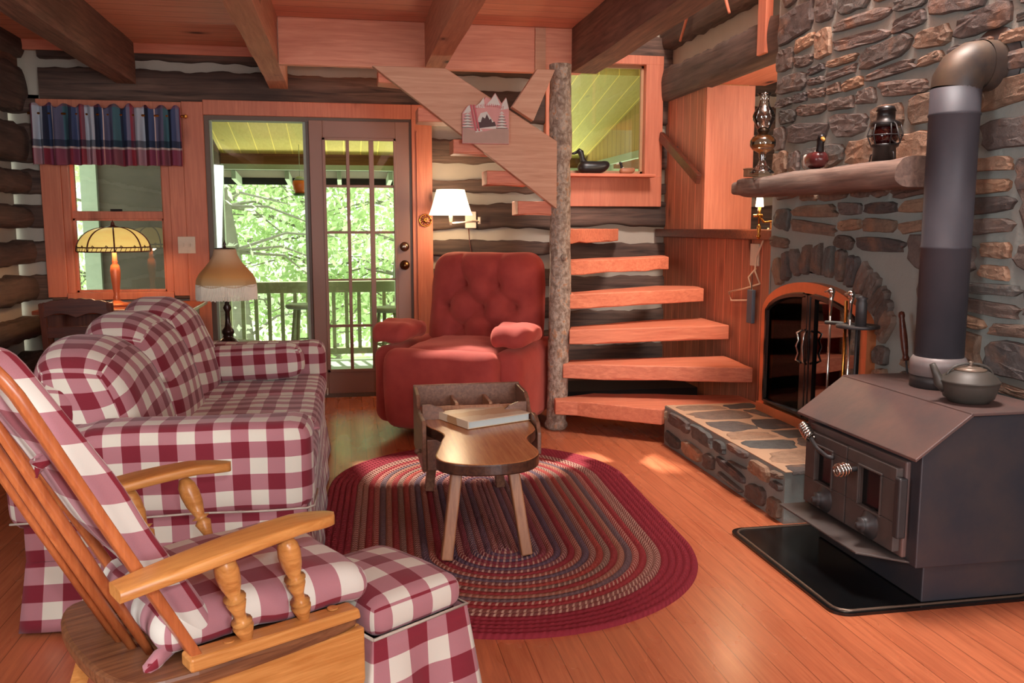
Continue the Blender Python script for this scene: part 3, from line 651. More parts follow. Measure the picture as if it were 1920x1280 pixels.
for x, y, mt in ((-.165, -.36, m_bf), (.075, -.36, m_bf), (-.16, .42, m_bd), (.14, .42, m_bd)):
    m = M(); sx, sy = (1 if x > 0 else -1), (1 if y > 0 else -1); m.beam((x - sx * .02, y, .36), (x + sx * .03 * (1 if y < 0 else .6), y + sy * .05, .003), .042, .042, (0, 1, 0)); m.build('leg', mt, cb, bevel=.005)
def board(prof, x0, x1, name, mt=m_bd):
    m = M(); m.prism(prof, 'x', x0, x1); return m.build(name, mt, cb, bevel=.004)
side = [(-.03, .28), (-.03, .37), (.0, .41), (.05, .43), (.10, .43), (.15, .42), (.19, .43), (.22, .47), (.26, .49), (.47, .495), (.47, .28)]
board([(.0, .22), (-.0, .40), (.02, .43), (.16, .43), (.19, .42), (.26, .43), (.30, .485), (.47, .495), (.47, .22)], -.245, -.227, 'side_board'); board(side, .227, .245, 'side_board')
m = M(); m.box((-.245, .452, .40), (.245, .47, .50)); m.build('back_board', m_bd, cb, bevel=.004)
m = M(); m.box((-.226, .25, .396), (.226, .262, .44)); 
for x in (-.07, .08): m.box((x - .008, .262, .396), (x + .008, .452, .45))
m.build('tray_divider', m_bf, cb, bevel=.003)
for sg in (-1, 1):
    m = M(); m.prism([(sg * .226, .396), (sg * .226, .46), (sg * .19, .46), (sg * .15, .445), (sg * .12, .42), (sg * .08, .41), (sg * .08, .396)], 'y', .19, .205); m.build('scroll_bracket', m_bd, cb)
m = M(); m.box((-.226, -.0, .225), (-.10, .45, .354)); d = m.build('drawer_box', m_bd, cb, bevel=.004)
m = M(); m.smooth = True; m.lathe([(0, 0), (.009, .001), (.007, .01), (.013, .018), (.009, .026), (0, .028)], (-.246, .04, .30), 12, Matrix.Rotation(-PI / 2, 3, 'Y')); m.build('drawer_knob', m_bd, d)
bk = thing('picture_book', 'large hardback picture book with a pale cover lying on the cobbler bench', 'book', (.565, 3.65, .413), math.radians(24))
m = M(); m.box((-.15, -.115, .003), (.15, .115, .028)); m.build('page_block', plain('book_pages', (196, 208, 206), .7, vary=.05), bk)
def cover_mat():
    t = NT('book_cover', .3, .5); v = t.coord('Object'); n = t.noise(v, 9, 3); sp = t.n('ShaderNodeSeparateXYZ', Vector=v); band = t.math('LESS_THAN', t.math('ABSOLUTE', t.math('ADD', sp.outputs[1], t.math('MULTIPLY', t.math('SUBTRACT', n, .5), .12))), .045)
    t.color(t.mix(t.math('MULTIPLY', band, .75), sc(216, 196, 168), sc(182, 132, 78))); return t.m
m_cov = cover_mat(); m = M(); m.box((-.155, -.12, .028), (.155, .12, .032)); m.box((-.155, -.12, 0), (.155, .12, .003)); m.box((-.158, -.12, 0), (-.153, .12, .032)); m.build('cover', m_cov, bk, bevel=.001)

# ---------------------------------------------------------------- rocking chair (glider) and ottoman
RA = math.radians(30)
rk = thing('rocking_chair', 'honey-coloured wooden rocking chair with spindle back and checked cushions, nearest the camera', 'rocking chair', (-.40, 1.975, 0), RA)
m_oakx = m_oak
m = M(); m.prism(smooth_poly([(-.12, -.27), (.32, -.25), (.35, -.20), (.35, .20), (.32, .25), (-.12, .27), (-.19, .2), (-.21, 0), (-.19, -.2)], 2), 'z', .325, .36); m.build('seat_board', wood('seat_dark_oak', (150, 100, 66), (92, 56, 38), 'x', 1.5, .3, 0), rk, bevel=.008)
for sg in (-1, 1):
    m = M(); m.prism([(-.06, .36), (.325, .36), (.32, .385), (-.06, .39)], 'y', sg * .215, sg * .268); r_ = m.build('seat_rail', m_oakx, rk, bevel=.006)
    for xx in (.03, .27): m = M(); m.lathe([(0, 0), (.012, 0), (.012, .003), (0, .004)], (xx, sg * .235, .388), 12); m.build('wood_plug', m_oak, r_)
    # arm
    m = M(); m.smooth = True; NA = 60
    def armf(u, v, sg=sg):
        x = -.20 + .46 * u; zc = .578 + .03 * math.sin(u * PI * .62) + .014 * u - .010 * max(0, u - .8) * 5; hw = .034 + .012 * math.sin(PI * min(1, u * 1.05)) ; yc = sg * (.30 - .03 * u + .01 * math.sin(u * PI)); a = v * 2 * PI
        if u > .86: hw *= math.sqrt(max(.0, 1 - ((u - .86) / .14) ** 2)) + .02
        c_, s_ = math.cos(a), math.sin(a); e = .35; return (x, yc + hw * math.copysign(abs(c_) ** e, c_), zc + .0125 * math.copysign(abs(s_) ** e, s_))
    m.surf(armf, NA, 20, flip=True); m.add([armf(0, j / 20) for j in range(20)], [tuple(range(20))]); m.add([armf(1, j / 20) for j in range(20)], [tuple(range(20))[::-1]])
    m.build('armrest', m_oakx, rk)
    for (xb, xt, yb_, yt_) in ((.07, .0, .24, .298), (.205, .14, .228, .285)):
        m = M(); m.smooth = True; P = [(.0, .012), (.06, .013), (.16, .015), (.20, .017), (.24, .013), (.26, .017), (.28, .012), (.36, .013), (.48, .016), (.52, .012), (.54, .018), (.56, .013), (.70, .017), (.82, .019), (.92, .017), (1, .012)]; P = [(t_, r * (1.28 if r > .0145 else .95)) for t_, r in P]
        a, b = Vector((xb, sg * yb_, .375)), Vector((xt, sg * yt_, .595)); m.tube([a + (b - a) * t_ for t_, _ in P], [r for _, r in P], 14); m.build('arm_spindle', m_oakx, rk)
# back: bow with spindles
m = M(); m.smooth = True
def bow(t_):
    a = t_ * PI; y = -.225 * math.cos(a) ; 
    if t_ < .28: s_ = t_ / .28; z = .35 + s_ * .58; y = -.225 - .01 * s_
    elif t_ > .72: s_ = (1 - t_) / .28; z = .35 + s_ * .58; y = .225 + .01 * s_
    else: s_ = (t_ - .28) / .44; z = .93 + .17 * math.sin(s_ * PI); y = -.235 * math.cos(s_ * PI)
    x = -.022 - (z - .35) * .50 - .07 * (1 - (y / .236) ** 2) * min(1, max(0, (z - .5) / .4)); return Vector((x, y, z))
K = 48; m.smooth = False
for i in range(K):
    pass
P = [bow(i / K) for i in range(K + 1)]
def bowf(u, v):
    i = u * K; p = bow(u); q = bow(min(1, u + .01)) - bow(max(0, u - .01)); q.normalize(); nrm = Vector((.894, 0, .447)); side_ = q.cross(nrm).normalized(); a = v * 2 * PI; c_, s_ = math.cos(a), math.sin(a); e = .32
    return p + nrm * .011 * math.copysign(abs(c_) ** e, c_) + side_ * .029 * math.copysign(abs(s_) ** e, s_)
m.smooth = True; m.surf(bowf, K, 16); m.build('back_bow', m_oakz, rk)
for k in range(6):
    yb = -.125 + .05 * k; yt = yb * 1.25; zt = .93 + .17 * math.sqrt(max(0, 1 - (yt / .235) ** 2)) - .005
    m = M(); m.smooth = True; a, b = Vector((-.045 - .075 * (1 - (yb / .19) ** 2), yb, .355)), Vector((-.032 - (zt - .35) * .50 - .07 * (1 - (yt / .236) ** 2), yt, zt)); m.tube([a, a + (b - a) * .4, a + (b - a) * .7, b], [.009, .012, .0105, .007], 10); m.build('back_spindle', m_oakz, rk)
cuR = [(150, 40, 54)]
m_pr = gingham('rocker_gingham', .125, (206, 200, 188), (124, 34, 46), (.1, .3))
m = M()
def bcf(v):
    x, y, z = v; q = max(0, 1 - (y / .22) ** 2); w_ = 1 - .38 * max(0, (z - .05) / .3) ** 2.2; y *= w_; x += .006 * q * math.sin(z * 22) + .006 * nz(y * 8, z * 8) + .0; x -= z * .50 + .05 * (1 - (y / .2) ** 2) * min(1, max(0, (z + .25) / .3)); y -= .012; return (x, y, z)
m.smooth = True; m.rbox((-.148, 0, .70), (.065, .39, .64), .028, 22, bcf); bc_ = m.build('back_cushion', m_pr, rk, uvrot=.0)
m = M()
def scf(v):
    x, y, z = v; q = max(0, 1 - (x / .27) ** 2) * max(0, 1 - (y / .25) ** 2); y *= 1 + .06 * (x / .27); z += .018 * q + .006 * nz(x * 9, y * 9); return (x, y, z + .004 * nz(x * 20, y * 20, 3))
m.smooth = True; m.rbox((.145, .01, .412), (.48, .45, .092), .045, 22, scf); m.build('seat_cushion', m_pr, rk)
for (x, y, z) in ((-.26, -.12, .80), (-.10, -.18, .368)):
    m = M(); m.smooth = True; m.tube([(x + .05, y + .02, z + .012), (x + .01, y, z + .006), (x - .016, y - .015, z - .006), (x - .012, y + .01, z - .03)], [.012, .016, .015, .004], 8); m.tube([(x - .015, y - .01, z), (x - .025, y - .03, z - .028)], [.012, .005], 8); m.build('cushion_tie', m_pr, bc_)
# rocker base under the seat
m = M()
for sg in (-1, 1):
    m.beam((-.12, sg * .16, .33), (-.2, sg * .19, .06), .035, .035); m.beam((.22, sg * .18, .33), (.25, sg * .2, .06), .035, .035)
    pr = [(-.42 + .74 * i / 16, .012 + .08 * ((i / 16 - .52) * 1.9) ** 2) for i in range(17)]; m.prism([(x, z) for x, z in pr] + [(x, z + .045) for x, z in pr[::-1]], 'y', sg * .175, sg * .215)
m.beam((.23, -.18, .16), (.23, .18, .16), .03, .03); m.beam((-.16, -.17, .16), (-.16, .17, .16), .03, .03)
m.build('rocker_base', m_oakx, rk)
m = M(); m.prism([(-.02, .325), (.345, .325), (.345, .20), (.32, .13), (.26, .20), (.0, .22)], 'y', -.245, -.225); m.prism([(-.02, .325), (.345, .325), (.345, .20), (.32, .13), (.26, .20), (.0, .22)], 'y', .225, .245); m.box((.325, -.225, .17), (.345, .225, .325)); m.build('apron', m_oakx, rk, bevel=.004)

ot = thing('footstool', 'small footstool with a pleated red checked skirt in front of the rocking chair', 'footstool', (.062, 2.180, 0), math.radians(34))
m = M(); 
def otf(v):
    x, y, z = v; q = max(0, 1 - (x / .15) ** 2) * max(0, 1 - (y / .17) ** 2); return wr((x, y, z + (.022 * q if z > 0 else 0)), .004, 8, 5)
m.smooth = True; m.rbox((0, 0, .315), (.285, .35, .09), .04, 16, otf); m.build('padded_top', m_ging2, ot)
m = M(); skirt(m, -.143, .143, -.175, .175, .012, .282, .03, 5, .018, 6); m.build('skirt', m_ging2, ot, solid=.003)
m = M(); m.smooth = True; rr = [(-.15, -.18), (.15, -.18), (.15, .18), (-.15, .18)]
m.tube([(x * .96, y * .975, .282) for x, y in rr] + [(-.144, -.1755, .282)], .004, 6); m.build('piping', m_pipg, ot)
m = M(); m.box((-.12, -.15, .02), (.12, .15, .24)); m.build('frame', m_dark, ot)

# ---------------------------------------------------------------- spiral stair
m_bark = NT('mottled_bark', .9, .2)
_n = m_bark.noise(m_bark.coord(), 26, 5, .65, .5); _n2 = m_bark.noise(m_bark.coord('Object', (1, 1, .4)), 60, 4)
m_bark.color(m_bark.mix(m_bark.math('MULTIPLY', m_bark.ramp(_n2, [(.45, 0), (.6, 1)]), .5), m_bark.ramp(_n, [(.3, sc(112, 92, 80)), (.45, sc(158, 134, 116)), (.55, sc(184, 168, 152)), (.64, sc(190, 140, 104)), (.75, sc(140, 122, 108))]), sc(110, 92, 80))); m_bark.bump(_n, .8, .01); m_bark = m_bark.m
PX, PY = 1.262, 5.17
m = M(); m.smooth = True
def postf(u, v):
    z = 2.17 * v; a = 2 * PI * u; r = .060 + .006 * math.sin(z * 2.3) + .010 * (z > 1.62) + .006 * nz(math.cos(a) * 1.5, math.sin(a) * 1.5, z * 5) + .004 * nz(math.cos(a) * 4, math.sin(a) * 4, z * 16) + (.012 if .0 < z < .05 else 0)
    x = PX - .02 + .012 * z + .012 * math.sin(z * 1.7 + .4); return (x + r * math.cos(a), PY + r * math.sin(a), z)
m.surf(postf, 28, 130, closed_u=True); m.add([postf(j / 28, 1) for j in range(28)], [tuple(range(28))])
po = tag(m.build('bark_post', m_bark), 'rough tree-trunk post with bark rising from floor to ceiling beam beside the stair', 'post')
m = M(); m.smooth = True; m.lathe([(0, 0), (.022, .001), (.018, .012), (0, .016)], (PX + .01, PY - .062, 1.05), 12, Matrix.Rotation(PI / 2, 3, 'X')); m.build('branch_stub', m_bark, po)
TR = [(.205, [(1.205, 5.03), (1.33, 4.98), (1.735, 4.655), (1.78, 4.69), (2.36, 4.72), (2.36, 4.98), (1.5, 5.22), (1.22, 5.12)], 'bottom stair tread, butting the corner of the stone hearth'),
      (.415, [(1.265, 5.09), (2.325, 4.74), (2.365, 5.24), (1.84, 5.24), (1.35, 5.25)], 'second stair tread up, reaching right to the plank partition'),
      (.62, [(1.305, 5.09), (2.36, 5.16), (2.365, 5.62), (2.10, 5.60), (1.36, 5.28)], 'third stair tread up, just under the middle of the plank partition'),
      (.83, [(1.315, 5.13), (2.32, 5.48), (2.365, 5.75), (2.10, 5.80), (1.35, 5.32)], 'fourth stair tread up, lit bright orange, beside the bark-covered post'),
      (1.03, [(1.315, 5.18), (2.18, 5.77), (2.25, 6.1), (1.35, 5.4)], 'fifth stair tread up, above the recliner height'),
      (1.22, [(1.30, 5.20), (1.90, 6.04), (2.0, 6.36), (1.5, 6.36), (1.30, 5.4)], 'sixth stair tread up, short and ending against the log wall')]
def tread(z, poly, label, th=.09, loc=None):
    x0, y0 = poly[0]; m = M(); P = []; n = len(poly)
    fine = []
    for i in range(n):
        a, b = poly[i], poly[(i + 1) % n]; k = max(1, int(math.dist(a, b) / .12))
        for j in range(k): t_ = j / k; fine.append((a[0] + (b[0] - a[0]) * t_ + .004 * nz(i * 3.1 + t_ * 5, z) - x0, a[1] + (b[1] - a[1]) * t_ + .006 * nz(i * 2.3 + t_ * 6, z + 3) - y0))
    nn = len(fine); P = [(x, y, 0 - .004 * (1 + nz(x * 6, y * 6, z))) for x, y in fine] + [(x, y, -th + .012 * nz(x * 7, y * 7, z)) for x, y in fine]
    m.add(P, [tuple(range(nn)), tuple(range(nn, 2 * nn))[::-1]] + [(i, nn + i, nn + (i + 1) % nn, (i + 1) % nn) for i in range(nn)])
    o = m.build('stair_tread', m_tread, bevel=.006); o.location = (x0, y0, z); return tag(o, label, 'stair step', 'stair treads')
for z, p, l in TR: tread(z, p, l)
for z, xl, l in ((1.385, 1.0, 'stair tread poking out below the plank stringer, lowest of those left of the post'), (1.56, .815, 'stair tread end left of the stringer, just above the wall lamp height'), (1.735, .62, 'stair tread end under the painted ski plaque'), (1.91, .42, 'stair tread end beside the top corner of the door casing'), (2.12, .20, 'topmost visible stair tread, under the ceiling header board')):
    tread(z, [(xl, 5.16), (xl + .26, 5.16), (xl + .26, 5.34), (xl, 5.34)], l, .085)
m = M(); m.prism([(.165, 2.118), (.575, 2.118), (1.225, 1.725), (1.225, 1.335), (1.10, 1.43)], 'y', 5.105, 5.158)
tag(m.build('stair_stringer', m_string, bevel=.004), 'broad knotty plank stringer slanting down from the ceiling header to the bark post', 'stringer')
m = M(); m.prism([(1.07, 2.165), (1.185, 2.165), (1.055, 1.84), (.94, 1.905)], 'y', 5.06, 5.10) if False else m.prism([(1.09, 2.118), (1.195, 2.118), (1.07, 1.83), (.945, 1.905)], 'y', 5.04, 5.10)
tag(m.build('corner_brace', m_string, bevel=.003), 'short diagonal wooden brace above the stringer, left of the post top', 'brace')
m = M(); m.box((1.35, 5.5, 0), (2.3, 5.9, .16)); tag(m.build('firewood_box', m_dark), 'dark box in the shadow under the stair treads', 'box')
m = M(); m.beam((2.335, 6.40, 1.90), (2.335, 5.66, 1.545), .035, .07); h = tag(m.build('stair_handrail', m_walnut, bevel=.008), 'brown wooden handrail slanting down the plank partition by the stair', 'handrail')
m = M(); m.tube([(2.335, 6.2, 1.80), (2.40, 6.2, 1.80)], .01); m.build('rail_bracket', m_iron, h)
m = M(); m.tube([(2.335, 5.80, 1.605), (2.40, 5.80, 1.605)], .01); m.build('rail_bracket', m_iron, h)

# thin wooden rods hanging from the loft railing
for a, b, l in (((2.30, 5.75, 2.75), (2.30, 5.97, 2.50), 'thin orange wooden rod hanging in front of the pale chinking, left of the pair'), ((2.30, 5.28, 2.68), (2.30, 5.17, 2.505), 'thin orange wooden rod end hanging beside the chimney, right of the pair')):
    m = M(); m.smooth = True; c0 = Vector(b); m.tube([Vector(a) + (Vector(a) - c0) * 3, a, b], [.012, .012, .009], 8); tag(m.build('hanging_rod', m_pine), l, 'rod', 'wooden rods by the loft')
m = M(); m.smooth = True; m.tube([(2.30, 6.3, 2.95), (2.14, 6.3, 2.62)], [.022, .018], 8) if False else m.tube([(2.11, 6.3, 3.2), (2.11, 6.3, 2.69)], .02, 8); tag(m.build('hanging_rod', m_string), 'stubby wooden peg hanging above the stair window', 'rod')

# ---------------------------------------------------------------- wood stove
m_stove = NT('brown_stove_steel', .45, .5, .1); _n = m_stove.noise(m_stove.coord(), 5, 5, .65); _n2 = m_stove.noise(m_stove.coord(), 60, 3)
m_stove.color(m_stove.mix(m_stove.ramp(_n, [(.35, 0), (.7, 1)]), sc(84, 70, 68), sc(108, 80, 73))); m_stove.bump(_n2, .15, .002); m_stove = m_stove.m
m_stdk = NT('black_stove_side', .38, .5, .1); _n = m_stdk.noise(m_stdk.coord(), 4, 5, .7); m_stdk.color(m_stdk.mix(m_stdk.ramp(_n, [(.4, 0), (.7, 1)]), sc(48, 49, 56), sc(66, 58, 58))); m_stdk.bump(_n, .2, .004); m_stdk = m_stdk.m
m_scr = plain('pitted_cast_iron', (78, 68, 64), .6, .1, .4, .35, 14, .3)
sv = thing('wood_stove', 'brown-black steel wood stove with sloped top and twin cast doors, on a black pad', 'stove', (1.98, 2.76, .012))
def sx(p): return (p[0] - 1.98, p[1] - 2.76, p[2])
FX, Y0, Y1 = 1.77, 2.42, 3.12
m = M(); m.prism([(p[0] - 1.98, p[1]) for p in [(FX, .13), (FX, .485), (FX - .0, .50), (1.93, .62), (2.228, .625), (2.228, .13)]], 'y', Y0 - 2.76, Y1 - 2.76); m.build('stove_body', m_stdk, sv, bevel=.004)
m = M(); m.prism([(p[0] - 1.98, p[1]) for p in [(FX - .035, .487), (FX - .037, .497), (1.925, .636), (1.93, .626)]], 'y', Y0 - .02 - 2.76, Y1 + .02 - 2.76); m.build('sloped_top', m_stove, sv, bevel=.002)
m = M(); m.box((1.92 - 1.98, Y0 - .02 - 2.76, .626), (2.235 - 1.98, Y1 + .02 - 2.76, .637)); m.build('top_plate', m_stove, sv, bevel=.003)
m = M(); m.box((FX + .05 - 1.98, Y0 + .03 - 2.76, .0), (2.225 - 1.98, Y1 - .03 - 2.76, .13)); m.build('pedestal', m_stdk, sv, bevel=.004)
m = M(); m.prism([(Y0 + .03 - 2.76, FX - 1.98), (Y1 - .03 - 2.76, FX - 1.98), (Y1 - .03 - 2.76, FX - .125 - 1.98), (Y0 + .14 - 2.76, FX - .125 - 1.98)], 'z', .135, .143)
m.v = [(b, a, c) for a, b, c in m.v]; m.f = [f[::-1] for f in m.f]; m.build('ash_shelf', m_scr, sv, bevel=.003)
fr = M(); fr.box((FX - .018 - 1.98, Y0 + .05 - 2.76, .148), (FX + .002 - 1.98, Y1 - .05 - 2.76, .47)); frm = fr.build('door_frame', m_stove, sv, bevel=.006)
for k, (ya, yb) in enumerate(((Y0 + .065, (Y0 + Y1) / 2 - .004), ((Y0 + Y1) / 2 + .004, Y1 - .065))):
    X_ = FX - .02; yc = (ya + yb) / 2; zc0, zc1 = .165, .445; w0, w1 = yc - .062 + (0.012 if k else -.0), yc + .062; z0, z1 = .265, .40
    m = M()
    for lo, hi in (((ya, zc0), (yb, z0)), ((ya, z1), (yb, zc1)), ((ya, z0), (w0, z1)), ((w1, z0), (yb, z1))): m.box((X_ - .022 - 1.98, lo[0] - 2.76, lo[1]), (X_ + .004 - 1.98, hi[0] - 2.76, hi[1]))
    for a, b, c, d in ((w0 - .008, w1 + .008, z0 - .008, z0), (w0 - .008, w1 + .008, z1, z1 + .008), (w0 - .008, w0, z0, z1), (w1, w1 + .008, z0, z1)): m.box((X_ - .028 - 1.98, a - 2.76, c), (X_ - .02 - 1.98, b - 2.76, d))
    dr = m.build('stove_door', m_scr, sv, bevel=.003)
    m = M(); m.box((X_ - .008 - 1.98, w0 - 2.76, z0), (X_ - .004 - 1.98, w1 - 2.76, z1)); m.build('door_window', m_black, dr)
    m = M(); m.smooth = True; m.lathe([(0, -.02), (.052, -.02), (.052, 0), (.046, .006), (.03, .014), (.024, .03), (.026, .036), (.012, .037), (.010, .05), (.004, .052), (0, .052)], (X_ - .022 - 1.98, yc - .01 - 2.76, .215), 28, Matrix.Rotation(-PI / 2, 3, 'Y')); m.build('air_knob', m_iron, dr)
m = M(); m.box((X_ - .032 - 1.98, Y0 + .03 - 2.76, .22), (X_ - .0 - 1.98, Y0 + .06 - 2.76, .42)); m.build('hinge_bar', m_iron, frm, bevel=.006)
def coil(m, a, b, r, turns, n=8):
    a, b = Vector(a), Vector(b); d = (b - a); L = d.length; d.normalize(); x = d.orthogonal().normalized(); y = d.cross(x); P = []
    K = int(turns * 14)
    for i in range(K + 1):
        t_ = i / K; ang = 2 * PI * turns * t_; rr = r * (1 - .35 * abs(2 * t_ - 1) ** 3); P.append(a + d * L * t_ + (x * math.cos(ang) + y * math.sin(ang)) * rr)
    m.smooth = True; m.tube(P, L / turns * .40, 6)
m = M(); m.smooth = True; m.tube([(FX - .045 - 1.98, 2.85 - 2.76, .385), (FX - .06 - 1.98, 2.87 - 2.76, .385), (FX - .065 - 1.98, 2.93 - 2.76, .40), (FX - .06 - 1.98, 2.99 - 2.76, .425)], .008, 8); h1 = m.build('door_latch', m_iron, sv)
m = M(); coil(m, (FX - .062 - 1.98, 2.985 - 2.76, .425), (FX - .058 - 1.98, 3.055 - 2.76, .462), .019, 6); m.build('coil_handle', m_steel, h1)
m = M(); m.smooth = True; m.tube([(FX - .04 - 1.98, 2.70 - 2.76, .385), (FX - .09 - 1.98, 2.70 - 2.76, .385)], .009, 8); h1 = m.build('door_latch', m_iron, sv)
m = M(); coil(m, (FX - .075 - 1.98, 2.705 - 2.76, .385), (FX - .13 - 1.98, 2.695 - 2.76, .383), .021, 4.5); m.build('coil_handle', m_steel, h1)
# floor pad
def rrect(x0, x1, y0, y1, r, n=6):
    p = []
    for cx, cy, a0 in ((x1 - r, y1 - r, 0), (x0 + r, y1 - r, PI / 2), (x0 + r, y0 + r, PI), (x1 - r, y0 + r, 1.5 * PI)):
        for i in range(n + 1): a = a0 + PI / 2 * i / n; p.append((cx + r * math.cos(a), cy + r * math.sin(a)))
    return p
pd = thing('stove_pad', 'black glossy stove board with a raised rim lying on the floor under the wood stove', 'floor pad', (1.8, 2.8, 0))
m = M(); m.prism([(x - 1.8, y - 2.8) for x, y in rrect(1.50, 2.238, 2.42, 3.24, .06)], 'z', 0, .01); m.build('pad_plate', m_black, pd)
m = M(); m.smooth = True; q = [(x - 1.8, y - 2.8, .010) for x, y in rrect(1.52, 2.225, 2.44, 3.22, .05)]; m.tube(q + [q[0]], .005, 6); m.build('pad_rim', plain('pad_rim', (120, 100, 86), .3, .6), pd)
# pipe
sp = thing('stove_pipe', 'tall grey-black metal stovepipe rising from the stove and elbowing into the chimney', 'pipe', (2.12, 2.84, .65))
m_pipe = NT('stovepipe_steel', .55, .4, .15); _n = m_pipe.noise(m_pipe.coord(), 5, 4); m_pipe.color(m_pipe.mix(_n, sc(50, 50, 57), sc(78, 73, 78))); m_pipe = m_pipe.m
m_rust = NT('heat_stained_steel', .5, .5, .2); _n = m_rust.noise(m_rust.coord(), 7, 4); m_rust.color(m_rust.mix(m_rust.ramp(_n, [(.35, 0), (.7, 1)]), sc(58, 50, 48), sc(96, 76, 58))); m_rust = m_rust.m
RP = .083
m = M(); m.smooth = True; m.lathe([(RP, .06), (RP, .50), (RP + .003, .502), (RP + .003, .51), (RP, .512), (RP, .965), (RP + .003, .967), (RP + .003, .975), (RP, .977), (RP, 1.06)], (0, 0, 0), 40); m.build('pipe_section', m_pipe, sp)
m = M(); m.smooth = True; m.lathe([(RP + .012, 0), (RP + .012, .045), (RP + .004, .047)], (0, 0, 0), 40); m.build('flue_collar', m_iron, sp)
m = M(); m.smooth = True; m.lathe([(RP + .014, .045), (RP + .014, .095), (RP + .006, .11), (RP, .112)], (0, 0, 0), 40); m.build('pipe_adapter', plain('worn_grey_steel', (140, 130, 128), .45, .2), sp)
m = M(); m.smooth = False; P = [(0, 0, 1.055)]
for i in range(5): a = PI / 2 * i / 4; P.append((.085 * (1 - math.cos(a)), .0 , 1.06 + .06 + .0 + .085 * math.sin(a) - .05))
P.append((.12, 0, 1.155))
m.smooth = True; m.tube([(0, 0, 1.055), (.004, 0, 1.085), (.022, -.0, 1.118), (.055, -.0, 1.139), (.09, -.0, 1.143)], [RP, RP + .002, RP + .002, RP + .002, RP + .002], 32, cap=False); m.build('pipe_elbow', m_rust, sp)
m = M(); m.smooth = True; m.tube([(.085, 0, 1.143), (.151, 0, 1.143)], RP + .004, 36, cap=False); m.build('outlet_pipe', m_rust, sp)
m = M(); m.smooth = True; m.lathe([(RP + .002, 0), (RP + .002, .016), (.12, .016), (.132, .008), (.132, 0)], (.140, 0, 1.143), 40, Matrix.Rotation(PI / 2, 3, 'Y')); m.build('wall_thimble', m_iron, sp)
# kettle
kt = thing('kettle', 'black cast-iron kettle standing on top of the wood stove', 'kettle', (2.035, 2.565, .652))
m_ket = plain('cast_iron_kettle', (70, 64, 58), .5, .2, .5, .25, 20, .1)
m = M(); m.smooth = True; m.lathe([(0, 0), (.062, 0), (.066, .008), (.078, .014), (.090, .055), (.092, .066), (.096, .068), (.092, .072), (.080, .086), (.062, .10), (.045, .106), (0, .106)], (0, 0, 0), 36); m.build('kettle_body', m_ket, kt)
m = M(); m.smooth = True; m.lathe([(0, .104), (.05, .104), (.05, .109), (.03, .115), (.008, .118), (.006, .126), (.010, .132), (0, .136)], (0, 0, 0), 28); m.build('kettle_lid', plain('worn_iron_lid', (116, 98, 84), .4, .3), kt)
m = M(); m.smooth = True; m.tube([(-.072, .01, .045), (-.094, .012, .062), (-.104, .014, .09), (-.118, .016, .122)], [.022, .018, .013, .010], 12); m.build('kettle_spout', m_ket, kt)
m = M(); m.smooth = True; P = [(.075 * math.cos(a), .0, .085 + .042 * math.sin(a)) for a in [PI * i / 16 for i in range(17)]]; m.tube(P, .0045, 8); m.build('kettle_handle', m_ket, kt); kt.rotation_euler = (0, 0, -.25)

# ---------------------------------------------------------------- fireplace screen and tools
fs = thing('fireplace_screen', 'arched brass-framed fireplace screen with dark glass doors in the stone chimney', 'fireplace screen', (XC - .01, 3.96, .225))
def arch_pts(k, n=28, lift=0):
    c_ = 3.96; hw = .49 - k; P = [(-hw, lift), (-hw, FSP - .225)]
    for i in range(1, n): a = PI * (1 - i / n); P.append((hw * math.cos(a), FSP - .225 + (.19 - k * .9) * math.sin(a)))
    return P + [(hw, FSP - .225), (hw, lift)]
m = M(); A, B = arch_pts(-.01), arch_pts(.05)
for x0, x1 in ((-.035, .01),):
    n = len(A); P = [(x0, a, b) for a, b in A] + [(x0, a, b) for a, b in B] + [(x1, a, b) for a, b in A] + [(x1, a, b) for a, b in B]
    Fs = []
    for i in range(n - 1): Fs += [(i, n + i, n + i + 1, i + 1), (2 * n + i, 2 * n + i + 1, 3 * n + i + 1, 3 * n + i), (i, i + 1, 2 * n + i + 1, 2 * n + i), (n + i, 3 * n + i, 3 * n + i + 1, n + i + 1)]
    m.add(P, Fs)
m.box((-.05, -.50, 0), (.01, .50, .05)); m.build('arched_frame', plain('copper_brass', (232, 146, 98), .32, .6), fs)
gl = glass_mat('smoked_door_glass', -.02, (.16, .15, .14, 1), .2)
for sg in (-1, 1):
    m = M(); hw = .435
    def arc(y): return FSP - .225 - .01 + .145 * math.sqrt(max(0, 1 - (y / .45) ** 2))
    ys = [0.012 + (hw - .012) * i / 10 for i in range(11)]; T_ = [(sg * y, arc(y)) for y in ys]
    m.tube([(-.03, sg * .018, .07)] + [(-.03, y, z) for y, z in T_] + [(-.03, sg * hw, .07), (-.03, sg * .018, .07)], .017, 6); m.box((-.04, min(sg * .003, sg * .06), .055), (-.02, max(sg * .003, sg * .06), arc(0) - .01)); m.box((-.038, min(sg * .02, sg * hw), .43), (-.024, max(sg * .02, sg * hw), .455)) if False else None
    d = m.build('glass_door', m_black, fs)
    m = M(); P = [(-.028, sg * .02, .06)] + [(-.028, y, z) for y, z in T_] + [(-.028, sg * hw, .06)]; m.add(P, [tuple(range(len(P)))]); m.build('smoked_glass', gl, d)
    m = M(); m.smooth = True; m.tube([(-.05, sg * .02, .50), (-.075, sg * .035, .485), (-.07, sg * .022, .45), (-.078, sg * .03, .42), (-.07, sg * .022, .385), (-.075, sg * .035, .35), (-.05, sg * .02, .335)], .006, 8); m.build('door_pull', m_steel, d)
ft = thing('fireplace_tools', 'brass fireplace tool set with duck-head handles standing behind the stove', 'fireplace tools', (2.02, 3.30, .228))
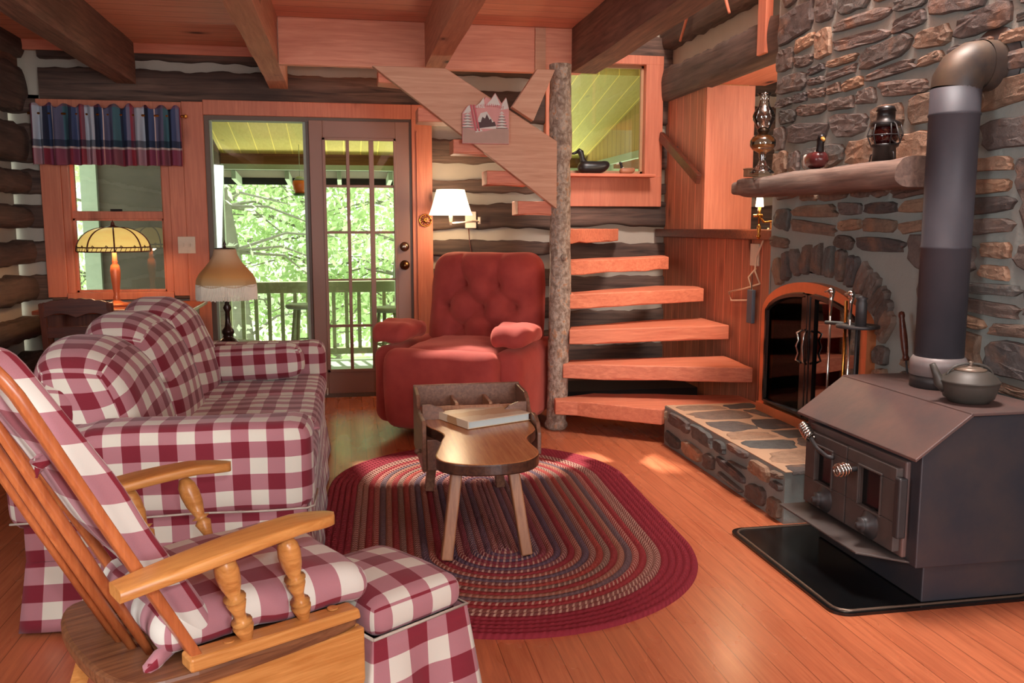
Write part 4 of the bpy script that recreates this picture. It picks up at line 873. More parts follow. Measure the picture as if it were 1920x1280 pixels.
m = M(); m.smooth = True; m.lathe([(0, 0), (.10, 0), (.10, .012), (.03, .02), (0, .022)], (0, 0, 0), 24); m.build('stand_base', m_iron, ft)
m = M(); m.smooth = True; m.tube([(0, 0, .02), (0, 0, .70)], .007, 8); m.build('stand_pole', m_brass, ft)
m = M(); m.smooth = True; m.tube([(-.03, .10, .60), (0, 0, .605), (.03, -.12, .60)], .008, 8); m.lathe([(.075, -.006), (.085, -.006), (.085, .006), (.075, .006)], (.02, -.06, .6), 20); m.build('tool_ring', m_iron, ft)
def duckhead(m, x, y, z, sg):
    m.smooth = True; m.tube([(x, y, z), (x, y + .0, z + .06), (x, y - .006, z + .09)], [.006, .008, .011], 10); m.lathe([(0, -.018), (.012, -.012), (.016, 0), (.012, .012), (0, .018)], (x, y + .0 * sg, z + .10), 12); m.tube([(x, y + .012 * sg, z + .102), (x, y + .03 * sg, z + .098), (x, y + .052 * sg, z + .096)], [.009, .006, .003], 8)
for (y, ztop, dz) in ((.10, .63, .0), (-.05, .63, .0)):
    m = M(); m.smooth = True; m.tube([(-.01, y, .05), (-.01, y, ztop)], .0055, 8); duckhead(m, -.01, y, ztop, 1); m.build('fire_tool', m_steel, ft)
m = M(); m.smooth = True; m.tube([(.0, -.085, .05), (.0, -.085, .62)], .0055, 8); m.lathe([(0, .60), (.022, .60), (.022, .70), (.018, .71), (.024, .72), (0, .73)], (0, -.11, 0), 14); m.build('fire_tool', m_iron, ft)
m = M(); m.smooth = True; m.lathe([(0, 0), (.010, 0), (.014, .01), (.010, .02), (.013, .05), (.014, .10), (.010, .17), (.013, .18), (.011, .195), (0, .20)], (0, 0, 0), 12); hb = thing('hearth_brush', 'slim red-brown turned wooden handle leaning on the stones behind the stove', 'brush', (2.19, 3.13, .70)); hb.rotation_euler = (math.radians(-14), .0, 0); m.build('handle', m_walnut, hb)
m = M(); m.tube([(0, 0, .0), (.0, .0, -.44)], .004, 8); m.lathe([(0, -.53), (.03, -.53), (.022, -.44), (0, -.44)], (0, 0, 0), 12); m.build('shaft', m_iron, hb)

# ---------------------------------------------------------------- mantel and what stands on it
m_mant = wood('mantel_wood', (158, 128, 112), (96, 76, 68), 'y', .8, .8, 0, None, .5, .6)
m = M(); m.smooth = True
def manf(u, v):
    y = 2.95 + 1.47 * u; a = 2 * PI * v; c_, s_ = math.cos(a), math.sin(a); e = .55; cx, cz = 2.11, 1.43; hx, hz = .135 - .02 * (u > .93), .055 - .010 * max(0, u - .55) * 2
    if u > .94: hx *= .9; hz *= .85
    k = 1 + .10 * nz(u * 5, c_ * 1.2, s_ * 1.2); x = cx + hx * math.copysign(abs(c_) ** e, c_) * k; z = cz + .0 + hz * math.copysign(abs(s_) ** e, s_) * k + .006 * nz(u * 14, v * 5)
    return (min(x, XC - .005), y, z)
m.surf(manf, 50, 32, flip=False); m.add([manf(0, j / 32) for j in range(32)], [tuple(range(32))]); m.add([manf(1, j / 32) for j in range(32)], [tuple(range(32))[::-1]])
tag(m.build('mantel_beam', m_mant), 'rough hand-hewn wooden mantel shelf on the stone chimney', 'mantel')
MZ = 1.488
def decoy(name, label, loc, rz, s, cols, up=True):
    d = thing(name, label, 'duck decoy', loc, rz); b, hd, br, bill = cols; m = M(); m.smooth = True
    def bf(v):
        x, y, z = v; t_ = x / .13; y *= 1 - .35 * max(0, -t_) ** 1.5 - .15 * max(0, t_) ** 2; z *= 1 - .3 * max(0, -t_) ** 2; z += .035 * max(0, -t_ - .3) ** 1.2; return (x * s, y * s, (z + .05) * s)
    m.rbox((0, 0, 0), (.26, .12, .10), .05, 12, bf); m.build('body', b, d)
    m = M(); m.smooth = True; m.tube([(.075 * s, 0, .075 * s), (.095 * s, 0, .11 * s), (.10 * s, 0, .14 * s), (.108 * s, 0, .165 * s), (.125 * s, 0, .176 * s), (.14 * s, 0, .168 * s)], [.032 * s, .023 * s, .021 * s, .026 * s, .024 * s, .012 * s], 12); h = m.build('head', hd, d)
    m = M(); m.smooth = True; m.tube([(.138 * s, 0, .168 * s), (.165 * s, 0, .158 * s), (.185 * s, 0, .155 * s)], [.012 * s, .011 * s, .006 * s], 8); m.build('bill', bill, h)
    if br: m = M(); m.smooth = True; m.tube([(.080 * s, 0, .088 * s), (.088 * s, 0, .10 * s)], [.031 * s, .027 * s], 12); m.build('neck_ring', br, d)
    return d
m_dkbr = plain('dark_maroon_paint', (84, 34, 34), .25, vary=.3, scale=14); m_bill = plain('ochre_bill', (208, 148, 70), .35); m_wht = plain('white_paint', (206, 196, 184), .4); m_blk = plain('black_duck_paint', (30, 26, 26), .35)
d = decoy('duck_decoy', 'maroon and white wooden duck decoy with ochre bill on the stone chimney mantel', (2.08, 3.70, MZ), math.radians(-106), .74, (m_dkbr, m_blk, m_wht, m_bill))
m = M(); m.smooth = True; m.rbox((-.07, 0, .042), (.035, .078, .055), .014, 6); m.build('flank_patch', m_wht, d)
decoy('duck_decoy', 'black wooden duck decoy on the sill of the stair window, left one', (1.80, 6.345, 1.615), math.radians(180), .92, (m_blk, m_blk, None, m_blk))
decoy('duck_decoy', 'small tan duck decoy with dark head at the right end of the stair window sill', (2.055, 6.34, 1.615), math.radians(180), .46, (plain('tan_duck', (166, 110, 80), .4, vary=.25), m_blk, m_wht, m_wht))
# railroad lantern
la = thing('lantern', 'black railroad lantern with wire bail on the mantel, left of the stovepipe', 'lantern', (2.10, 3.215, MZ))
m = M(); m.smooth = True; m.lathe([(0, 0), (.045, 0), (.043, .05), (.052, .056), (.052, .064), (0, .066)], (0, 0, 0), 24); m.build('fuel_pot', m_blk, la)
m = M(); m.smooth = True; m.lathe([(.035, .064), (.048, .08), (.052, .10), (.046, .125), (.036, .135)], (0, 0, 0), 24); m.build('red_globe', plain('dark_red_glass', (50, 8, 8), .08, 0, .8), la)
m = M(); m.smooth = True; m.lathe([(.056, .132), (.058, .146), (.035, .158), (.034, .19), (.038, .192), (.030, .21), (0, .214)], (0, 0, 0), 24); m.build('lantern_cap', m_blk, la)
m = M(); m.smooth = True
for i in range(6): a = 2 * PI * i / 6 + .3; m.tube([(.05 * math.cos(a), .05 * math.sin(a), .058), (.066 * math.cos(a), .066 * math.sin(a), .10), (.056 * math.cos(a), .056 * math.sin(a), .14)], .0025, 6)
q = [(.066 * math.cos(2 * PI * i / 24), .066 * math.sin(2 * PI * i / 24), .098) for i in range(25)]; m.tube(q, .0025, 6); m.build('wire_guard', m_iron, la)
m = M(); m.smooth = True; m.tube([(0, -.056, .145), (-.02, -.10, .13), (-.03, -.135, .085), (-.02, -.13, .06), (0, -.08, .06), (0, -.05, .075)], .003, 6); m.build('bail_handle', m_iron, la)
m = M(); m.smooth = True
m.tube([(.0, .05, .035), (-.01, .075, .028), (-.01, .082, .002)], .003, 6); m.build('wire_foot', m_iron, la)
m = M(); m.smooth = True; m.tube([(.0, -.05, .035), (-.01, -.075, .028), (-.01, -.082, .002)], .003, 6); m.build('wire_foot', m_iron, la)
# oil lamp
ol = thing('oil_lamp', 'clear glass oil lamp with tall chimney on the left end of the mantel', 'oil lamp', (2.02, 4.10, MZ))
m = M(); m.smooth = True; m.lathe([(.058, 0), (.06, .006), (.046, .02), (.022, .045), (.014, .07), (.02, .09), (.018, .10), (.05, .118), (.062, .135), (.062, .16), (.05, .178), (.028, .188), (.02, .192)], (0, 0, 0), 28); m.build('glass_font', m_clear, ol)
m = M(); m.smooth = True; m.lathe([(.0, .19), (.022, .19), (.026, .20), (.032, .205), (.030, .215), (.016, .225), (0, .228)], (0, 0, 0), 20); m.build('burner', plain('dark_burner', (70, 56, 44), .3, .8), ol)
m = M(); m.smooth = True; m.lathe([(.028, .21), (.036, .23), (.052, .26), (.054, .28), (.046, .30), (.028, .325), (.022, .35), (.024, .37), (.034, .385)], (0, 0, 0), 28); m.build('glass_chimney', m_clear, ol)
m = M(); m.smooth = True; m.lathe([(0, .125), (.055, .125), (.057, .14), (0, .141)], (0, 0, 0), 20); m.build('lamp_oil', plain('amber_oil', (170, 110, 50), .1), ol)
tb = M(); tb.box((-.03, -.025, 0), (.03, .025, .035)); tb.box((-.032, -.028, .035), (.032, .028, .042)); tag(tb.build('matchbox', [plain('small_box', (150, 110, 80), .6)], loc=(2.03, 4.24, MZ - .006), bevel=.002), 'small tan box beside the glass oil lamp on the mantel', 'box')
# sconce on the end of the chimney
ss = thing('wall_sconce', 'brass candle-style wall sconce with a small lit shade below the left end of the mantel', 'sconce', (2.27, 4.62, 1.29))
m = M(); m.smooth = True; m.lathe([(0, -.05), (.012, -.045), (.03, -.02), (.03, .02), (.012, .045), (0, .05)], (.10, 0, -.06), 16, Matrix.Rotation(0, 3, 'Y')); m.tube([(.0, .0, .0), (.03, 0, -.035), (.07, .0, -.03), (.10, 0, -.05)], .006, 8); m.lathe([(0, 0), (.022, .0), (.018, .010), (0, .012)], (0, 0, 0), 14); m.tube([(0, 0, -.05), (0, 0, .05)], [.004, .010], 8); m.tube([(.02, .0, .0), (-.035, 0, .0)], .007, 8); m.lathe([(0, -.13), (.008, -.125), (.012, -.11), (.006, -.10), (.012, -.075), (.010, -.055), (.004, -.045), (0, -.04)], (0, 0, 0), 12); m.build('sconce_arm', m_brass, ss)
m = M(); m.smooth = True; m.lathe([(.020, .05), (.022, .052), (.017, .10), (.015, .10)], (0, 0, 0), 18); m.lathe([(0, .052), (.014, .055), (.014, .095), (0, .1)], (0, 0, 0), 12); m.build('lit_shade', plain('glowing_shade', (255, 240, 220), .5, emit=(255, 214, 170), es=9), ss)
light('sconce_light', 'POINT', (2.27, 4.80, 1.38), 8, (1, .70, .38), None, .03)
# outlet, cord and hanging box on the partition
m = M(); m.box((XR - .008, 4.84, 1.0), (XR, 4.95, 1.13)); tag(m.build('wall_outlet', m_white, bevel=.002), 'tan outlet plate on the planks just below the ledge, beside the chimney', 'outlet')
m = M(); m.smooth = True; m.tube([(XR - .012, 4.72, 1.22), (XR - .012, 4.78, 1.15), (XR - .012, 4.86, 1.05), (XR - .012, 4.87, .97), (XR - .012, 4.80, .90), (XR - .014, 4.98, .86), (XR - .014, 5.22, .82), (XR - .014, 5.18, .77), (XR - .014, 4.95, .79), (XR - .014, 4.88, .84), (XR - .013, 4.95, .93), (XR - .012, 4.86, .985)], .006, 6)
tag(m.build('electric_cord', plain('tan_cord', (226, 196, 166), .5)), 'looped tan electric cord hanging below the outlet plate', 'cord')
hx = thing('fire_bellows', 'narrow blue-grey hanging iron tool below the cord, beside the chimney edge', 'hearth tool', (XR - .03, 4.87, .66))
m = M(); m.box((-.012, -.035, 0), (.012, .035, .20)); m.build('blade', plain('blue_grey_steel', (92, 104, 116), .4, .3), hx, bevel=.005)
m = M(); m.tube([(0, 0, .2), (.005, .01, .29)], .003, 6); m.build('hanging_strap', m_iron, hx)

# ---------------------------------------------------------------- lamps and small things on the back wall
wl = thing('wall_lamp', 'lit white swing-arm wall lamp with fluted shade above the recliner', 'wall lamp', (.90, 6.41, 1.28))
m_wm = plain('white_metal', (226, 206, 184), .35)
m = M(); m.box((-.045, -.012, -.06), (.035, .012, .06)); m.build('back_plate', m_wm, wl, bevel=.004)
m = M(); m.smooth = True; m.tube([(.01, -.012, -.01), (.03, -.04, -.01), (.05, -.06, -.005)], .008, 8); m.tube([(.05, -.06, -.03), (.05, -.06, .02)], .011, 10); m.tube([(.05, -.06, -.01), (-.18, -.26, -.025)], .006, 8); m.tube([(-.18, -.26, -.04), (-.18, -.26, .05)], [.009, .016], 10); m.build('swing_arm', m_wm, wl)
def lampmat(name, col, e, em, trans=.5):
    t = NT(name, .8, .1); n = t.noise(t.coord(), 6, 2); t.color(t.mix(n, sc(*col), tuple(v * .92 for v in sc(*col)[:3]) + (1,))); t.b.inputs['Emission Color'].default_value = sc(*em); t.b.inputs['Emission Strength'].default_value = e; return t.m
m = M(); m.smooth = True; H0, H1 = .03, .205
def shf(u, v):
    a = 2 * PI * u; r = (.150 + (.096 - .150) * v ** .85) * (1 + .012 * math.cos(a * 8)); return (-.18 + r * math.cos(a), -.26 + r * math.sin(a), H0 + (H1 - H0) * v)
m.surf(shf, 48, 10, closed_u=True); m.build('lamp_shade', lampmat('lit_white_shade', (240, 226, 204), 1.5, (255, 238, 208)), wl, solid=.002)
light('wall_lamp_light', 'POINT', (.72, 6.15, 1.29), 7, (1, .74, .42), None, .04)
light('wall_lamp_uplight', 'POINT', (.72, 6.15, 1.52), 3.5, (1, .78, .48), None, .05)
m = M(); m.smooth = True; m.tube([(.88, 6.405, 1.22), (.885, 6.40, 1.12), (.90, 6.398, 1.03), (.90, 6.40, .7)], .004, 6); tag(m.build('lamp_cord', m_walnut), 'thin brown cord running down the log wall from the wall lamp', 'cord')
md = thing('wall_medallion', 'small round pierced brass medallion on the casing right of the door', 'ornament', (.565, 6.393, 1.275))
m = M(); m.smooth = True; q = [(.042 * math.cos(2 * PI * i / 32), 0, .042 * math.sin(2 * PI * i / 32)) for i in range(33)]; m.tube(q, .005, 8); m.build('outer_ring', m_brass, md)
m = M(); m.smooth = True
for i in range(6): a = PI * i / 6; m.tube([(.038 * math.cos(a), 0, .038 * math.sin(a)), (.01 * math.cos(a + .6), 0, .01 * math.sin(a + .6)), (-.038 * math.cos(a), 0, -.038 * math.sin(a))], .003, 6)
m.build('lattice', m_brass, md)
m = M(); m.box((-1.135, 6.395, 1.048), (-1.02, 6.405, 1.163)); t = tag(m.build('switch_plate', m_white, bevel=.002), 'square tan double switch plate on the casing left of the glass door', 'light switch')
for x in (-1.10, -1.055): m = M(); m.box((x - .004, 6.385, 1.095), (x + .004, 6.396, 1.118)); m.build('toggle', m_white, t)

# painted plaque on the stringer
pq = thing('ski_plaque', 'painted wooden plaque with snowy peaks, red skis and a cabin, hung on the stringer', 'plaque', (.80, 5.085, 1.70))
m_pb = plain('plaque_base', (168, 132, 116), .6); m_sn = plain('plaque_snow', (206, 196, 184), .6, vary=.04); m_rd = plain('plaque_red', (176, 64, 68), .5); m_bk = plain('plaque_dark', (70, 38, 36), .6); m_pk = plain('plaque_pink', (206, 140, 132), .6)
prof = [(-.135, 0), (.135, 0), (.135, .20), (.118, .262), (.092, .228), (.055, .285), (.03, .25), (-.0, .262), (-.03, .215), (-.075, .215), (-.105, .21), (-.135, .17)]
m = M(); m.prism(prof, 'y', -.008, .018); m.build('board', m_pk, pq, bevel=.002)
def flat(poly, name, mat, y): m = M(); m.prism(poly, 'y', y, y + .004); return m.build(name, mat, pq)
flat([(-.132, .003), (.132, .003), (.132, .085), (.06, .088), (.0, .07), (-.04, .066), (-.132, .09)], 'earth_band', m_pb, -.011)
for k, pk in enumerate(([(.085, .19), (.132, .20), (.118, .258), (.095, .225)], [(.0, .215), (.085, .215), (.055, .281), (.03, .245)], [(-.07, .20), (-.005, .20), (-.012, .258), (-.035, .225)], [(-.13, .165), (-.085, .18), (-.09, .215), (-.105, .205)])): flat(pk, 'snowy_peak', m_sn, -.011)
flat([(-.05, .085), (.06, .085), (.06, .10), (.005, .18), (-.03, .17), (-.055, .12)], 'snow_dome', m_sn, -.0115)
flat([(-.05, .085), (.058, .10), (.05, .125), (.035, .12), (.03, .14), (.02, .135), (.005, .165), (-.005, .14), (-.02, .15), (-.03, .12), (-.05, .12)], 'cabin_scene', m_bk, -.0145)
for sg, cx in ((-1, -.105), (1, .092)):
    m = M()
    for i in range(6): z = .09 + .016 * i; w_ = .034 - .004 * i; m.prism([(cx - w_, z), (cx + w_, z), (cx, z + .014)], 'y', -.013, -.010)
    m.build('snowy_tree', m_sn, pq)
    m = M()
    for i in range(5): z = .087 + .016 * i; w_ = .034 - .004 * i; m.box((cx - w_, -.0145, z), (cx + w_, -.0125, z + .003))
    m.build('tree_branches', m_bk, pq)
m = M()
for i in range(15): x = -.055 + .011 * i; z = .195 + .012 * math.sin(PI * i / 14); m.box((x - .0015, -.0115, z), (x + .0015, -.0085, z + .017)); m.box((x - .001, -.0115, z + .006 * (i % 3)), (x + .005, -.0085, z + .0025 + .006 * (i % 3)))
m.build('faded_lettering', plain('faded_red', (190, 96, 96), .6), pq)
for dx in (0, .018): m = M(); m.prism([(-.062 + dx, .07), (-.052 + dx, .07), (-.082 + dx, .215), (-.092 + dx, .215)], 'y', -.018, -.013); m.build('ski', m_rd, pq)
flat([(-.06, .062), (-.02, .07), (-.03, .082), (-.06, .085)], 'ski_tip', m_sn, -.017)

# ---------------------------------------------------------------- desk, desk chair, stained-glass lamp, fringed lamp
m_desk = wood('desk_wood', (196, 110, 74), (140, 66, 42), 'x', 1.2, .3, 0, None, .3, .05); m_deskz = wood('dark_desk_wood', (124, 66, 44), (80, 38, 28), 'z', 1.2, .35, 0, None, .3, .05)
dk = thing('writing_desk', 'small orange-brown wooden desk under the left window', 'desk', (-1.40, 5.97, 0))
m = M(); m.box((-.46, -.29, .705), (.46, .32, .73)); m.build('desk_top', m_desk, dk, bevel=.006)
m = M(); m.box((-.41, -.24, .60), (.41, -.22, .705)); m.box((-.41, .26, .60), (.41, .28, .705)); m.box((-.41, -.24, .60), (-.39, .28, .705)); m.box((.39, -.24, .60), (.41, .28, .705)); m.build('apron', m_deskz, dk, bevel=.003)
for x in (-.39, .39):
    for y in (-.215, .255): m = M(); m.smooth = True; m.lathe([(.026, .60), (.026, .52), (.018, .50), (.028, .46), (.02, .42), (.026, .30), (.018, .08), (.024, .05), (.014, 0)], (x, y, 0), 14); m.build('leg', m_deskz, dk)
dc = thing('desk_chair', 'dark wooden chair with a carved crest rail, tucked at the desk behind the sofa', 'chair', (-1.52, 5.50, 0))
for sg in (-1, 1):
    m = M(); m.beam((sg * .175, -.10, .0), (sg * .175, -.10, .45), .035, .035, (0, 1, 0)); m.beam((sg * .175, -.10, .45), (sg * .18, -.13, .80), .035, .028, (0, 1, 0)); m.build('back_post', m_deskz, dc, bevel=.005)
    m = M(); m.beam((sg * .17, .26, .0), (sg * .17, .26, .43), .035, .035, (0, 1, 0)); m.build('front_leg', m_deskz, dc, bevel=.005)
m = M(); P = []
for i in range(25): x = -.175 + .35 * i / 24; P.append((x, .80 + .022 * math.cos((x / .175) * PI / 2) + .006 * abs(math.sin(x * 60))))
Q = [(x, .715 + .018 * abs(math.sin(x / .175 * PI * 1.0)) * 1.4) for x, _ in P[::-1]]
m.prism(P + Q, 'y', -.14, -.118); m.build('crest_rail', m_walnut, dc, bevel=.003)
m = M(); m.box((-.17, -.125, .60), (.17, -.108, .665)); m.build('back_slat', m_walnut, dc, bevel=.003)
m = M(); m.box((-.20, -.12, .43), (.20, .29, .455)); m.build('seat', m_deskz, dc, bevel=.008)
tl = thing('stained_glass_lamp', 'lit table lamp with ribbed amber glass dome shade, standing on the desk', 'table lamp', (-1.44, 5.95, .731))
m_cop = plain('copper_column', (206, 118, 82), .35, .3)
m = M(); m.smooth = True; m.lathe([(0, 0), (.075, 0), (.078, .008), (.06, .018), (.03, .028), (.018, .04), (.022, .055), (.016, .07), (.020, .10), (.027, .16), (.031, .22), (.026, .255), (.014, .27), (.018, .28), (.014, .29), (.012, .42), (0, .42)], (0, 0, 0), 24); m.build('lamp_base', m_cop, tl)
def dome(t_): a = t_ * PI / 2; return (.212 * math.cos(a) ** .75 if t_ < 1 else .03, .345 + .15 * math.sin(a))
m = M(); m.smooth = True
def domef(u, v): r, z = dome(v * .93); a = 2 * PI * u; f = 1 - .035 * (1 - abs(math.sin(a * 3 + .3))) * 0; return (r * math.cos(a), r * math.sin(a), z)
m.surf(domef, 48, 14, closed_u=True)
t_ = NT('amber_glass_lit', .35, .4); n_ = t_.noise(t_.coord('Object', (1, 1, 3)), 9, 3); c_ = t_.mix(n_, sc(226, 196, 110), sc(206, 168, 92)); t_.color(c_); t_.put(t_.b.inputs['Emission Color'], c_); t_.b.inputs['Emission Strength'].default_value = .75
sh = m.build('glass_shade', t_.m, tl, solid=.002)
for i in range(8):
    m = M(); m.smooth = True; a = 2 * PI * i / 8 + .25; m.tube([((dome(k / 12 * .95)[0] + .004) * math.cos(a), (dome(k / 12 * .95)[0] + .004) * math.sin(a), dome(k / 12 * .95)[1]) for k in range(13)], .0048, 6); m.build('shade_rib', m_walnut, sh)
m = M(); m.smooth = True
for zz in (.346, .372):
    rr = .214 if zz < .35 else .212; q = [(rr * math.cos(2 * PI * i / 48), rr * math.sin(2 * PI * i / 48), zz) for i in range(49)]; m.tube(q, .0045, 6)
for i in range(48):
    a = 2 * PI * i / 48; m.tube([(.214 * math.cos(a), .214 * math.sin(a), .346), (.213 * math.cos(a + .06), .213 * math.sin(a + .06), .372)], .002, 4)
    if i % 3 == 0: m.tube([(.213 * math.cos(a), .213 * math.sin(a), .372), (.213 * math.cos(a + .03), .213 * math.sin(a + .03), .384), (.213 * math.cos(a + .09), .213 * math.sin(a + .09), .372)], .003, 4)
m.build('filigree_band', m_walnut, sh)
m = M(); m.smooth = True; m.lathe([(.07, .484), (.05, .497), (.016, .505), (.010, .515), (.012, .522), (.005, .53), (0, .545)], (0, 0, 0), 20); m.build('finial', m_walnut, tl)
light('desk_lamp_light', 'POINT', (-1.44, 5.95, 1.10), 6.5, (1, .62, .34), None, .05)

st = thing('side_table', 'small table mostly hidden behind the far arm of the sofa', 'side table', (-.67, 5.18, 0))
m = M(); m.smooth = False; m.lathe([(0, .545), (.2, .545), (.2, .57), (0, .57)], (0, 0, 0), 28); m.build('table_top', m_deskz, st, bevel=.004)
m = M(); m.smooth = True; m.lathe([(.03, .545), (.02, .4), (.035, .3), (.02, .1), (.13, .02), (.14, 0)], (0, 0, 0), 20); m.build('pedestal', m_deskz, st)
fl = thing('fringed_lamp', 'unlit table lamp with cream bell shade and long fringe, in front of the glass door', 'table lamp', (-.67, 5.18, .571))
m_lb = plain('bronze_black', (52, 34, 28), .25, .4)
m = M(); m.smooth = True; m.lathe([(0, 0), (.052, 0), (.055, .01), (.045, .025), (.030, .035), (.027, .05), (.034, .062), (.034, .075), (.020, .095), (.014, .13), (.013, .18), (.024, .205), (.014, .225), (.011, .26), (.010, .30), (.008, .54), (0, .54)], (0, 0, 0), 24); m.build('lamp_base', m_lb, fl)
m = M(); m.smooth = True
BP = [(.058, .535), (.066, .50), (.088, .46), (.118, .425), (.145, .395), (.160, .365), (.165, .335)]
def bellf(u, v):
    f = v * (len(BP) - 1); i = min(int(f), len(BP) - 2); q = f - i; r = BP[i][0] * (1 - q) + BP[i + 1][0] * q; z = BP[i][1] * (1 - q) + BP[i + 1][1] * q; a = 2 * PI * u; r *= 1 - .035 * abs(math.sin(a * 4)) * v; z -= .012 * abs(math.sin(a * 4)) * (v > .85); return (r * math.cos(a), r * math.sin(a), z)
m.surf(bellf, 96, 18, closed_u=True)
t_ = NT('silk_shade', .8, .2); s_ = t_.n('ShaderNodeSeparateXYZ', Vector=t_.coord()); n_ = t_.noise(t_.coord(), 12, 3); c_ = t_.ramp(t_.math('ADD', t_.math('MULTIPLY', t_.math('SUBTRACT', s_.outputs[2], .33), 4.6), t_.math('MULTIPLY', t_.math('SUBTRACT', n_, .5), .12)), [(0, sc(190, 160, 118)), (.25, sc(196, 142, 84)), (.45, sc(190, 134, 82)), (.7, sc(196, 158, 120)), (1, sc(200, 166, 134))]); t_.color(c_)
bs = m.build('lamp_shade', t_.m, fl, solid=.003)
m = M()
for i in range(130):
    a = 2 * PI * i / 130; r = .163 * (1 - .035 * abs(math.sin(a * 4))); l = .085 + .010 * nz(i * .7); d_ = .004; ca, sa = math.cos(a), math.sin(a)
    m.tube([(r * ca, r * sa, .338), ((r + .002) * ca, (r + .002) * sa, .30), ((r + .003) * ca, (r + .003) * sa, .338 - l)], [.0036, .0038, .003], 4, cap=False)
fo = m.build('fringe', plain('cream_fringe', (240, 230, 212), .9), bs); fo['kind'] = 'stuff'
m = M(); m.smooth = True; m.lathe([(.0, .535), (.057, .535), (.058, .54), (.01, .543), (.006, .555), (.010, .562), (.004, .575), (0, .59)], (0, 0, 0), 20); m.build('finial', m_lb, fl)

# ---------------------------------------------------------------- porch and woods outside
m_py = wood('porch_ceiling_boards', (236, 218, 124), (216, 194, 98), 'y', 1, .6, .5, ('x', .16, .008), .3, .05, gdark=2.0)
m_pw = wood('porch_wall_boards', (212, 184, 110), (186, 150, 84), 'z', 1, .6, 0, ('y', .13, .01), .3, .05)
m_green = plain('weathered_green_wood', (156, 162, 122), .8); m_pale = plain('pale_green_paint', (170, 184, 160), .6)
PE = 8.9
def pc(y): return 2.375 - .205 * (y - 6.65)
m = M(); m.prism([(6.65, pc(6.65)), (8.95, pc(8.95)), (8.95, pc(8.95) + .06), (6.65, pc(6.65) + .06)], 'x', -1.3, 3.2); struct(m.build('ceiling_porch', m_py)); m = M(); m.prism([(8.95, 1.77), (9.5, 1.73), (9.5, 1.79), (8.95, 1.83)], 'x', -1.3, 3.2); struct(m.build('trim_16', plain('eave_soffit', (84, 72, 58), .8)))
m = M(); m.box((-1.4, 6.66, -.25), (3.6, 9.0, -.1)); struct(m.build('floor_porch', plain('porch_floor_paint', (172, 184, 180), .35)))
m = M(); m.prism([(6.66, 1.86), (8.93, 1.86), (8.93, pc(8.93) - .002), (6.66, pc(6.66) - .002)], 'x', 2.42, 2.46); struct(m.build('wall_porch', m_pw)); m = M(); m.box((2.40, 6.66, 1.80), (2.44, 8.93, 1.86)); m.box((2.40, 8.0, -.1), (2.46, 8.06, 1.8)); struct(m.build('trim_17', m_pale))
m = M(); m.box((-1.3, 8.86, 1.825), (3.2, 8.94, 1.925)); struct(m.build('trim_12', wood('porch_beam', (150, 104, 66), (118, 76, 46), 'x', 1, .7)))
m = M(); m.box((-1.27, 6.66, -.1), (-1.15, 8.9, 2.6)); struct(m.build('wall_porch_side', m_log))
light('porch_fill_light', 'AREA', (.8, 9.7, -.62), 110, (1, 1, .88), (.8, 7.2, 2.2), 3.8, .7)  # added area light brightening the porch ceiling, in place of sunlit ground bounce
pf = thing('porch_screen_frame', 'pale green screened frame of the porch seen through the glass door', 'screen frame', (0, 8.84, -.1))
for k, x in enumerate((-1.16, -.345, .5, 1.6, 2.9)):
    m = M(); m.box((x - .03, -.04, 0), (x + .03, .04, 1.92)); m.build('post', m_pale, pf, bevel=.004)
m = M(); m.box((-1.2, -.035, 1.87), (3.0, .035, 1.92)); m.build('top_rail', m_pale, pf)
pr = thing('porch_railing', 'weathered green porch railing with square balusters behind the glass door', 'railing', (0, 8.98, -.1))
m = M(); m.box((-1.3, -.05, .68), (3.0, .05, .79)); m.build('top_rail', m_green, pr, bevel=.004)
m = M(); m.box((-1.3, -.04, .06), (3.0, .04, .12)); m.build('bottom_rail', m_green, pr)
for i in range(34): x = -1.26 + .125 * i; m = M(); m.box((x - .018, -.018, .12), (x + .018, .018, .69)); m.build('baluster', m_green, pr)
for i in range(8):
    x = -1.05 + .5 * i; m = M(); m.prism([(8.96, 1.69), (9.5, 1.65), (9.5, 1.73), (8.96, 1.77)], 'x', x - .02, x + .02) ; tag(m.build('rafter_tail', m_pale), 'pale rafter end under the porch eave, %s in the row from the left' % ('first', 'second', 'third', 'fourth', 'fifth', 'sixth', 'seventh', 'eighth')[i], 'rafter', 'rafter ends of the porch eave')
m = M(); m.box((-1.3, 9.5, 1.66), (3.2, 9.53, 1.80)); struct(m.build('trim_13', m_dark))
def stool(loc, label):
    s = thing('porch_stool', label, 'stool', loc, .3); m = M(); m.smooth = True; m.lathe([(0, .60), (.16, .60), (.17, .612), (.165, .635), (.13, .64), (0, .632)], (0, 0, 0), 28); m.build('seat', m_pale, s)
    for i in range(4): a = PI / 4 + PI / 2 * i; m = M(); m.smooth = True; m.tube([(.10 * math.cos(a), .10 * math.sin(a), .60), (.17 * math.cos(a), .17 * math.sin(a), 0)], .016, 8); m.build('leg', m_green, s)
    for i in range(4):
        a, b = PI / 4 + PI / 2 * i, PI / 4 + PI / 2 * (i + 1); m = M(); r = .135
        m.tube([(r * math.cos(a), r * math.sin(a), .31), (r * math.cos(b), r * math.sin(b), .31)], .009, 8); m.build('stretcher', m_green, s)
stool((-.38, 8.15, -.1), 'round wooden bar stool on the porch, seen past the edge of the glass door leaf')
stool((.36, 7.7, -.1), 'round bar stool on the porch seen through the lower right door panes')
hp = thing('hanging_feeder', 'orange hanging bird feeder under the porch eave, seen through the glass door', 'bird feeder', (-.41, 8.55, 1.53))
